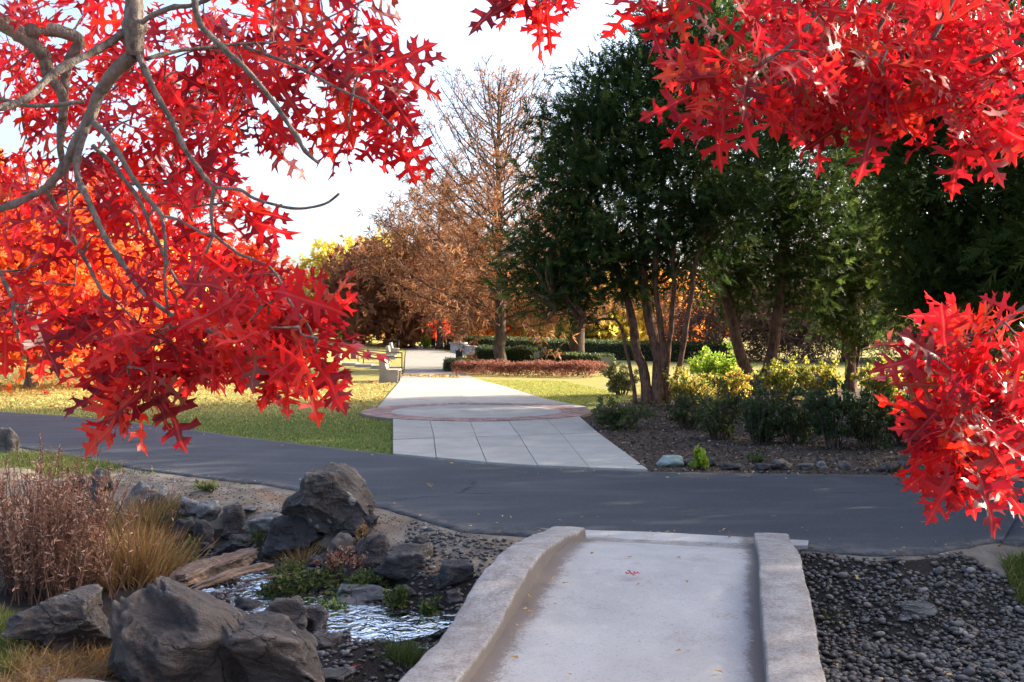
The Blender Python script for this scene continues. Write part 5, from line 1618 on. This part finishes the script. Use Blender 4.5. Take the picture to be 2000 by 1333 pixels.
hedge("lower dark clipped hedge right of the hedge block", [(1058, 48.5), (1120, 47), (1185, 45.5)], 1.0, .72, 'shrub_dark', 603, 6000, .10)
hedge("low dark rounded hedge curving beside the walk around the bin", [(890, 43.5), (888, 46), (902, 47.0), (925, 46.5)], .8, .50, 'shrub_dark', 604, 4200, .09)
hedge("low reddish brown barberry hedge along the small lawn", [(905, 41.5), (960, 40.6), (1050, 40), (1120, 39.4), (1176, 38.8)], 1.6, .50, 'barberry', 605, 14000, .085, False, bumpy=.25, up=.9, temp=[LEAF1, LANCE])
shrub("yellow green shrub at the far end of the walk", 832, 676, 30, 652, 'shrub_lime', 606, 1200, .16, "shrub", None, 20, d=88)

# ------------------------------------------------------------------ the two red oaks over the viewer
def oak_leaf(seed):
    r = np.random.default_rng(seed)
    base = [(.012, -.0), (.025, .06), (.10, .115), (.22, .10), (.17, .155), (.07, .19), (.046, .25), (.046, .30), (.15, .345), (.29, .33), (.42, .37), (.33, .405), (.38, .51), (.27, .465), (.13, .435), (.05, .47), (.045, .54), (.045, .60), (.16, .655), (.29, .65), (.245, .70), (.29, .79), (.17, .735), (.06, .715), (.044, .77), (.05, .82), (.15, .875), (.11, .90), (.13, .96), (.055, .93), (.0, 1.07)]
    ys = [0, .13, .27, .40, .52, .65, .76, .86]
    V, T = [], []
    for side in (1, -1):
        out = []
        for x, y in base:
            j = r.normal(0, .014, 2) if 0 < y < 1.06 else (0, 0)
            out.append((side * (x * r.uniform(.92, 1.1) + j[0] * (x > .08)), y + j[1]))
        poly = [(0, 0)] + out[:-1] + [(0, 1.07)] + [(0, y) for y in ys[:0:-1]]
        tri = geometry.tessellate_polygon([[Vector((x, y, 0)) for x, y in poly]])
        k = len(V)
        V += poly
        for a, b, c in tri:
            (x0, y0), (x1, y1), (x2, y2) = poly[a], poly[b], poly[c]
            ar = (x1 - x0) * (y2 - y0) - (x2 - x0) * (y1 - y0)
            if abs(ar) < 1e-7: continue
            T.append((k + a, k + b, k + c) if ar > 0 else (k + a, k + c, k + b))
    V = np.array(V)
    x, y = V[:, 0], V[:, 1]
    fold, droop, cx, tw = r.uniform(-.1, .42), r.uniform(-.12, .5), r.uniform(-.8, .5), r.normal(0, .32)
    z = fold * np.abs(x) - droop * y ** 2 + cx * x ** 2 + tw * x * y + .03 * np.sin(9 * y + 4 * x * r.uniform(.5, 1.5))
    P3 = np.stack([x, y, z], 1)
    k = len(P3)
    pet = np.array([(-.007, .02, .003), (.007, .02, .003), (.005, -.15, -.01), (-.005, -.15, -.01), (.007, -.30, -.06), (-.007, -.30, -.06)])
    P3 = np.concatenate([P3, pet])
    T += [(k, k + 2, k + 1), (k, k + 3, k + 2), (k + 3, k + 4, k + 2), (k + 3, k + 5, k + 4)]
    P3[:, 1] += .30                               # origin at the foot of the petiole
    return P3, np.array(T)
OAKLEAF = [oak_leaf(s) for s in range(14)]

def oak(label, trunk, branches, hidden, regions, seed, dens, lsz, back):
    rng = np.random.default_rng(seed)
    t = thing("red_oak", label, "tree", trunk[0])
    m = MB(); m.tube(smooth_line(trunk, 24), np.concatenate([[.30, .25], np.linspace(.21, .10, 22)]), 14, wob=.04)
    m.build("trunk", M['bark_oak'], t, True)
    nodes = []
    for pts3, r0, r1 in hidden:
        p = jitter_line(pts3, 24, .015, rng)
        m = MB(); m.tube(p, np.linspace(r0, r1, 24), 8, wob=.04); m.build("branch", M['bark_oak'], t, True)
    for pl, d0, d1, w0, w1 in branches:
        n = max(10, len(pl) * 4)
        dd = np.linspace(d0, d1, len(pl))
        pts = np.array([P(x, y, d) for (x, y), d in zip(pl, dd)])
        p = smooth_line(pts, n)
        p = p + fbm(np.concatenate([p * 9 + k * 17 for k in range(3)]), 3).reshape(3, n).T * .006
        rad = np.linspace(w0, w1, n) * .5 * np.linspace(d0, d1, n) / F
        rad *= 1 + .10 * fbm(p * 26, 2) + .25 * (rng.random(n) < .12)
        m = MB(); m.tube(p, rad, 9, wob=.05)
        m.build("branch", M['bark_oak'], t, True)
        nodes.append(p)
    nodes = np.concatenate(nodes)
    # leaf whorls, joined to the nearest wood by thin twigs
    W_ = []
    for poly, n, d0, d1, drift, mind in regions:
        n = max(3, int(n * dens))
        poly = np.array(poly, float)
        got = []
        for c in sample_poly(poly, n * 30, rng):
            if len(got) >= n: break
            if all((c[0] - g[0]) ** 2 + (c[1] - g[1]) ** 2 > mind ** 2 for g in got): got.append(c)
        for c in got:
            W_.append((P(c[0], c[1], rng.uniform(d0, d1) + (back if c[1] < 470 else 0)), A(*drift)))
    tw = MB()
    todo = list(range(len(W_)))
    done = nodes
    dist = lambda i: np.min(np.linalg.norm(done - W_[i][0], axis=1))
    todo.sort(key=dist)
    leaves = []
    for i in todo:
        c, drift = W_[i]
        j = np.argmin(np.linalg.norm(done - c, axis=1))
        s = done[j]
        L = np.linalg.norm(c - s)
        mid = (s + c) / 2 + rng.normal(0, .04, 3) * min(1, L * 3) + A(0, 0, .05 * L)
        ln = smooth_line([s, mid, c], 9)
        tw.tube(ln, np.linspace(.0032 + .002 * min(1, L), .0018, 9), 5, cap=False)
        done = np.concatenate([done, ln[4:]])
        tdir = nrm(c - s + A(1e-4, 0, 0))
        for k in range(rng.integers(5, 8)):
            d = nrm(tdir * .35 + nrm(rng.standard_normal(3)) * A(1, .8, .8) * .85 + drift)
            nn = A(0, -1.0, .35) * rng.uniform(.3, 1.3) + rng.standard_normal(3) * .62
            o = ln[rng.integers(5, 9)] + rng.normal(0, .006, 3)
            leaves.append((o, d, nn, lsz * rng.uniform(.085, .17), rng.integers(14), rng.random()))
    tw.build("twigs", M['bark_oak'], t, True, "stuff")
    # part of the crown overhead, above what the picture shows
    for k in range(420):
        c = A(rng.normal(trunk[-1][0] * .6, 1.3), rng.uniform(-1.0, 3.4), 0)
        c[2] = max(3.1, H + .40 * c[1] + .9) + abs(rng.normal(0, .7))
        leaves.append((c, nrm(rng.standard_normal(3) + A(0, 0, -.5)), rng.standard_normal(3) + A(0, 0, 1), rng.uniform(.11, .16), rng.integers(14), rng.random()))
    if trunk[0][0] > 0:  # unseen extra leaves added on the sunward side to shade the left oak
        for k in range(620):
            c = A(rng.uniform(.4, 3.0), rng.uniform(2.0, 4.4), 0)
            c[2] = H + .345 * c[1] + .32 + abs(rng.normal(0, .45))
            leaves.append((c, nrm(rng.standard_normal(3) + A(0, 0, -.5)), rng.standard_normal(3) + A(0, 0, 1), rng.uniform(.11, .16), rng.integers(14), rng.random()))
    O = np.array([l[0] for l in leaves]); S_ = np.array([l[3] for l in leaves])
    mid = O + np.array([l[1] for l in leaves]) * S_[:, None] * .7
    px = 1000 + mid[:, 0] / np.maximum(mid[:, 1], .1) * F
    py = HZ - (mid[:, 2] - H) / np.maximum(mid[:, 1], .1) * F
    vis = (mid[:, 1] > .3) & (px > -15) & (px < 2015) & (py > -15) & (py < 1333)
    order = np.argsort(-np.where(vis, S_ / np.maximum(mid[:, 1], .3), -1))
    meshes = []
    for tv, tt in OAKLEAF:
        m = MB(); m.add(tv, t=tt, b=np.minimum(1, np.abs(tv[:, 0]) * 2)); me = m.mesh("leaf", True); me.materials.append(M['red_leaf']); meshes.append(me)
    from mathutils import Matrix
    for i in order[:300]:
        o_, d, nn, s, k, rn = leaves[i]
        x = nrm(np.cross(d, nn)); z = np.cross(x, d)
        ob = link("leaf", meshes[k], None)
        ob.matrix_world = Matrix(((x[0] * s, d[0] * s, z[0] * s, o_[0] - trunk[0][0]), (x[1] * s, d[1] * s, z[1] * s, o_[1] - trunk[0][1]), (x[2] * s, d[2] * s, z[2] * s, o_[2] - trunk[0][2]), (0, 0, 0, 1)))
        ob.parent = t
    m = MB()
    rest_ = [leaves[i] for i in order[300:]]
    for k, (tv, tt) in enumerate(OAKLEAF):
        sel = [l for l in rest_ if l[4] == k]
        if sel: bake(m, tv, tt, np.array([l[0] for l in sel]), np.array([l[1] for l in sel]), np.array([l[2] for l in sel]), np.array([l[3] for l in sel]), np.array([l[5] for l in sel]))
    m.build("leaves", M['red_leaf'], t, True, "stuff")
    print("oak leaves", len(leaves), int(vis.sum()))
    return t

BR_L = [
 ([(262, -60), (260, 0), (261, 60), (257, 116)], 2.30, 2.32, 40, 36),
 ([(257, 112), (236, 130), (212, 152), (190, 188), (168, 240), (142, 290), (116, 335), (92, 366)], 2.32, 2.42, 31, 15),
 ([(92, 366), (60, 385), (30, 398), (-30, 418)], 2.42, 2.40, 14, 12),
 ([(92, 366), (105, 402), (118, 435), (126, 458)], 2.42, 2.5, 10, 6),
 ([(266, 112), (290, 155), (308, 196), (336, 238), (360, 287), (392, 336), (420, 364)], 2.31, 2.25, 13, 8),
 ([(420, 364), (468, 369), (500, 384), (560, 407), (600, 411), (635, 400), (662, 378)], 2.25, 2.2, 7, 4.5),
 ([(420, 364), (416, 410), (418, 457), (400, 500), (384, 545)], 2.25, 2.3, 8, 5),
 ([(418, 457), (460, 487), (500, 505), (532, 525), (566, 590), (604, 640), (622, 690)], 2.27, 2.15, 7, 4),
 ([(376, -40), (382, 0), (399, 52), (441, 98), (490, 150), (535, 206), (574, 262), (596, 300), (622, 321)], 2.1, 2.15, 15, 7),
 ([(245, 63), (168, 112), (91, 161), (35, 200), (-20, 218)], 2.31, 2.1, 15, 14),
 ([(-40, 20), (0, 42), (45, 73), (80, 105), (95, 147), (119, 189), (125, 240)], 2.5, 2.65, 36, 15),
 ([(50, 64), (105, 60), (154, 77), (140, 110), (128, 150), (124, 240), (122, 330)], 2.55, 2.7, 27, 12),
 ([(168, 241), (160, 290), (157, 330), (165, 367), (185, 413), (206, 458), (236, 508), (274, 560), (315, 601), (372, 639), (436, 663)], 2.38, 2.2, 14, 8),
 ([(180, 241), (210, 270), (245, 325), (280, 378), (315, 423)], 2.36, 2.3, 12, 9),
 ([(315, 423), (322, 470), (323, 552), (331, 640)], 2.3, 2.3, 8, 5),
 ([(315, 423), (350, 434), (395, 455), (418, 457)], 2.3, 2.27, 6, 5),
 ([(178, 283), (224, 332), (252, 367), (273, 402), (297, 452), (323, 503), (342, 544), (376, 580)], 2.45, 2.35, 9, 6),
 ([(126, 440), (152, 487), (179, 533), (205, 571), (234, 592)], 2.5, 2.45, 10, 6),
 ([(-20, 500), (0, 529), (19, 579), (27, 620), (38, 660)], 2.3, 2.3, 9, 6),
 ([(440, -10), (386, 8), (336, 17), (284, 40), (262, 62)], 2.25, 2.31, 8, 10),
 ([(279, 119), (336, 101), (420, 91), (530, 84)], 2.33, 2.5, 8, 5),
 ([(480, 92), (574, 126), (665, 175), (720, 200), (770, 250)], 2.4, 2.25, 7, 4),
 ([(-30, 190), (60, 205), (120, 202), (165, 200)], 2.3, 2.38, 9, 8),
]
tl = [(-2.9, 2.5, -.1), (-2.88, 2.5, 1.2), (-2.8, 2.5, 2.6), (-2.7, 2.4, 4.6)]
HID_L = [([(-2.82, 2.5, 2.1), (-2.2, 2.5, 2.35), (-1.6, 2.5, 2.48), P(-40, 20, 2.5)], .055, .024),
         ([(-2.75, 2.45, 3.3), (-1.9, 2.4, 3.5), (-1.15, 2.32, 3.2), P(262, -60, 2.3)], .06, .026),
         ([(-1.15, 2.32, 3.2), (-.9, 2.2, 2.95), P(376, -40, 2.1)], .03, .01)]
REG_L = [
 ([(0, -20), (230, -20), (240, 40), (150, 50), (60, 40), (0, 20)], 9, 2.3, 2.7, (.1, 0, -.25), 40),
 ([(280, -20), (790, -20), (770, 60), (760, 130), (640, 150), (480, 110), (300, 90)], 26, 2.2, 2.8, (.25, -.05, -.35), 46),
 ([(560, 80), (760, 120), (795, 200), (770, 265), (690, 260), (600, 200)], 15, 2.1, 2.5, (.35, -.05, -.55), 46),
 ([(0, 60), (230, 120), (180, 300), (60, 420), (0, 420)], 24, 2.45, 3.1, (.0, 0, -.35), 42),
 ([(250, 110), (420, 120), (500, 180), (500, 260), (420, 330), (330, 330), (240, 240)], 24, 2.3, 2.9, (.25, 0, -.35), 44),
 ([(150, 300), (330, 340), (470, 400), (550, 470), (590, 540), (550, 600), (380, 560), (200, 480), (60, 440)], 36, 2.2, 2.8, (.25, 0, -.3), 44),
 ([(250, 560), (400, 540), (560, 560), (612, 600), (602, 670), (550, 685), (400, 680), (280, 650)], 26, 2.1, 2.5, (.22, -.05, -.45), 40),
 ([(190, 660), (300, 630), (450, 640), (520, 650), (430, 670), (300, 690), (230, 710)], 16, 2.1, 2.45, (-.15, -.05, -.65), 38),
 ([(510, 620), (612, 640), (632, 682), (590, 706), (540, 690)], 12, 2.05, 2.4, (.2, -.05, -.7), 36),
 ([(250, 700), (300, 700), (310, 735), (250, 750)], 4, 2.1, 2.3, (.02, 0, -.9), 26),
 ([(-20, 480), (160, 520), (220, 600), (120, 620), (20, 640), (-20, 620)], 14, 2.3, 2.8, (.0, 0, -.55), 42),
 ([(0, 0), (600, 0), (560, 200), (420, 300), (500, 420), (300, 540), (0, 480)], 60, 3.1, 4.2, (.1, 0, -.35), 30),
]
oak("red oak with grey forked branches reaching in from the upper left", tl, BR_L, HID_L, REG_L, 701, .60, .88, .13)
BR_R = [
 ([(1650, -50), (1620, 0), (1590, 38), (1565, 71), (1528, 97), (1469, 130), (1400, 175)], 2.7, 2.5, 12, 5),
 ([(1760, -50), (1742, 0), (1717, 55), (1704, 92), (1662, 143), (1640, 200)], 2.7, 2.6, 12, 5),
 ([(1880, -50), (1860, 0), (1843, 38), (1809, 97), (1746, 139), (1700, 180)], 2.7, 2.6, 13, 6),
 ([(2060, 60), (1980, 90), (1900, 120), (1843, 130)], 2.6, 2.6, 12, 6),
 ([(2060, 160), (1985, 190), (1930, 205), (1890, 215)], 2.5, 2.5, 9, 4),
 ([(1290, -60), (1262, -10), (1240, 12)], 2.5, 2.5, 6, 4),
 ([(1110, -70), (1070, -20), (1045, 15)], 2.5, 2.5, 6, 4),
 ([(2060, 560), (1990, 610), (1930, 650), (1860, 690), (1800, 700)], 2.45, 2.35, 9, 4),
 ([(2080, 740), (2000, 770), (1950, 810), (1900, 870), (1880, 930)], 2.45, 2.35, 9, 4),
]
trr = [(3.2, 1.5, -.1), (3.18, 1.5, 1.3), (3.1, 1.52, 2.8), (3.0, 1.6, 4.8)]
HID_R = [([(3.1, 1.5, 2.9), (2.3, 2.2, 3.3), (1.6, 2.6, 3.2), P(1880, -50, 2.7)], .06, .02),
         ([(2.3, 2.2, 3.3), (1.5, 2.6, 3.15), P(1650, -50, 2.7)], .035, .012),
         ([(1.6, 2.6, 3.2), (1.4, 2.65, 3.0), P(1760, -50, 2.7)], .025, .011),
         ([(1.6, 2.55, 3.2), (.9, 2.5, 3.0), P(1290, -60, 2.5)], .02, .006),
         ([(.9, 2.5, 3.0), (.5, 2.5, 2.85), P(1110, -70, 2.5)], .012, .005),
         ([(3.12, 1.5, 2.4), (2.2, 2.3, 2.7), P(2060, 60, 2.6)], .04, .01),
         ([(2.2, 2.3, 2.7), (1.8, 2.5, 2.45), P(2060, 160, 2.5)], .02, .007),
         ([(3.15, 1.5, 1.9), (2.3, 2.2, 2.15), P(2060, 560, 2.45)], .04, .008),
         ([(2.3, 2.2, 2.15), (1.9, 2.4, 1.75), P(2080, 740, 2.45)], .022, .008)]
REG_R = [
 ([(1490, -10), (2010, -10), (2010, 140), (1850, 150), (1700, 120), (1580, 90), (1530, 40)], 42, 2.4, 2.9, (-.2, -.05, -.4), 36),
 ([(1410, 100), (1500, 70), (1600, 110), (1520, 150), (1430, 195), (1370, 205), (1350, 170)], 22, 2.3, 2.6, (-.4, -.05, -.35), 34),
 ([(1560, 130), (1760, 130), (1740, 190), (1690, 235), (1620, 215), (1570, 180)], 22, 2.4, 2.7, (-.05, -.05, -.6), 34),
 ([(1860, 150), (2010, 140), (2010, 225), (1900, 235), (1850, 200)], 14, 2.3, 2.6, (-.1, -.05, -.5), 36),
 ([(1235, -50), (1310, -55), (1320, -25), (1250, -18)], 3, 2.4, 2.6, (-.1, 0, -.6), 30),
 ([(1000, -58), (1095, -58), (1075, -28), (1010, -28)], 4, 2.4, 2.6, (.0, 0, -.6), 26),
 ([(1500, 0), (2000, 0), (1990, 180), (1600, 160)], 30, 3.0, 3.8, (-.1, 0, -.4), 36),
 ([(1800, 680), (1900, 640), (2010, 600), (2010, 740), (1930, 780), (1830, 760)], 26, 2.25, 2.6, (-.45, -.05, -.35), 34),
 ([(1840, 760), (2010, 740), (1990, 810), (1930, 860), (1870, 860)], 22, 2.2, 2.5, (-.25, -.05, -.6), 32),
 ([(1850, 860), (1930, 860), (1915, 900), (1880, 900)], 9, 2.2, 2.4, (-.1, -.05, -.9), 26),
]
oak("red oak with bright scarlet sprays hanging from the upper right", trr, BR_R, HID_R, REG_R, 702, .78, .90, 0)

# fallen oak leaves and bits lying on the paving
def fallen(label, px, py, s, mat, seed, z):
    g = G(px, py, z)
    m = MB(); tv, tt = OAKLEAF[seed % 14]
    m.add(tv * s, t=tt, a=.3)
    o = m.build("fallen_leaf", M[mat], None, True)
    o.location = g + A(0, 0, .02)
    o.rotation_euler = (.15, .1, seed * 1.7)
    tag(o, label, "leaf")
fallen("curled red leaf lying on the pale bridge deck", 1213, 1131, .10, 'red_leaf', 3, .20)
fallen("pale dry leaf on the asphalt behind the big roadside boulder", 845, 957, .10, 'litter', 4, .03)
fallen("pale leaf scrap on the asphalt near the mulch bed", 1412, 926, .05, 'litter', 5, .03)
fallen("small pale leaf on the asphalt in front of the mulch bed", 1602, 943, .05, 'litter', 7, .03)
fallen("tiny pale leaf on the asphalt beyond the bridge's right wall", 1520, 1013, .05, 'litter', 8, .03)
fallen("dark red leaf on the pebbles beside the huge boulder", 692, 1305, .08, 'red_leaf', 2, -.2)
# debris: leaf scraps and twigs along the asphalt's edges and on the stones
rng = np.random.default_rng(88)
q1 = np.stack([rng.uniform(-7, 6, 260), rng.random(260) ** 2.2 * .9], 1)
q1 = np.concatenate([np.stack([q1[:150, 0], yF(q1[:150, 0]) - q1[:150, 1]], 1), np.stack([q1[150:, 0], yN(q1[150:, 0]) + q1[150:, 1]], 1)])
q2 = sample_poly(np.array(polyR), 420, rng); q2 = q2[(q2[:, 0] > mid_line(q2[:, 1]) + 1.0) & (q2[:, 1] < yN(q2[:, 0]) - .1)]
q3 = np.array([Bp(rng.uniform(.3, 4.2), rng.uniform(.03, 1.3) if k % 3 else 1.3 - rng.random() ** 2 * .3, 0) for k in range(46)])
for k in range(len(q3)): q3[k, 2] = dz((8.06 - q3[k, 1]) / .975) + .012
pp_ = np.concatenate([q3, np.concatenate([q1, np.full((len(q1), 1), .034)], 1), on_ground(q2, .045)])
m = MB()
bake(m, CHIP * A(.45, 1, .9), CHIP_T, pp_, np.stack([rng.standard_normal(len(pp_)), rng.standard_normal(len(pp_)), rng.normal(0, .15, len(pp_))], 1), np.stack([rng.normal(0, .3, len(pp_)), rng.normal(0, .3, len(pp_)), np.ones(len(pp_))], 1), rng.uniform(.012, .045, len(pp_)), rng.random(len(pp_)))
m.build("leaf_debris", M['litter'], None, False, "stuff")
print("triangles", sum(len(o.data.polygons) for o in bpy.data.objects if o.type == 'MESH'))
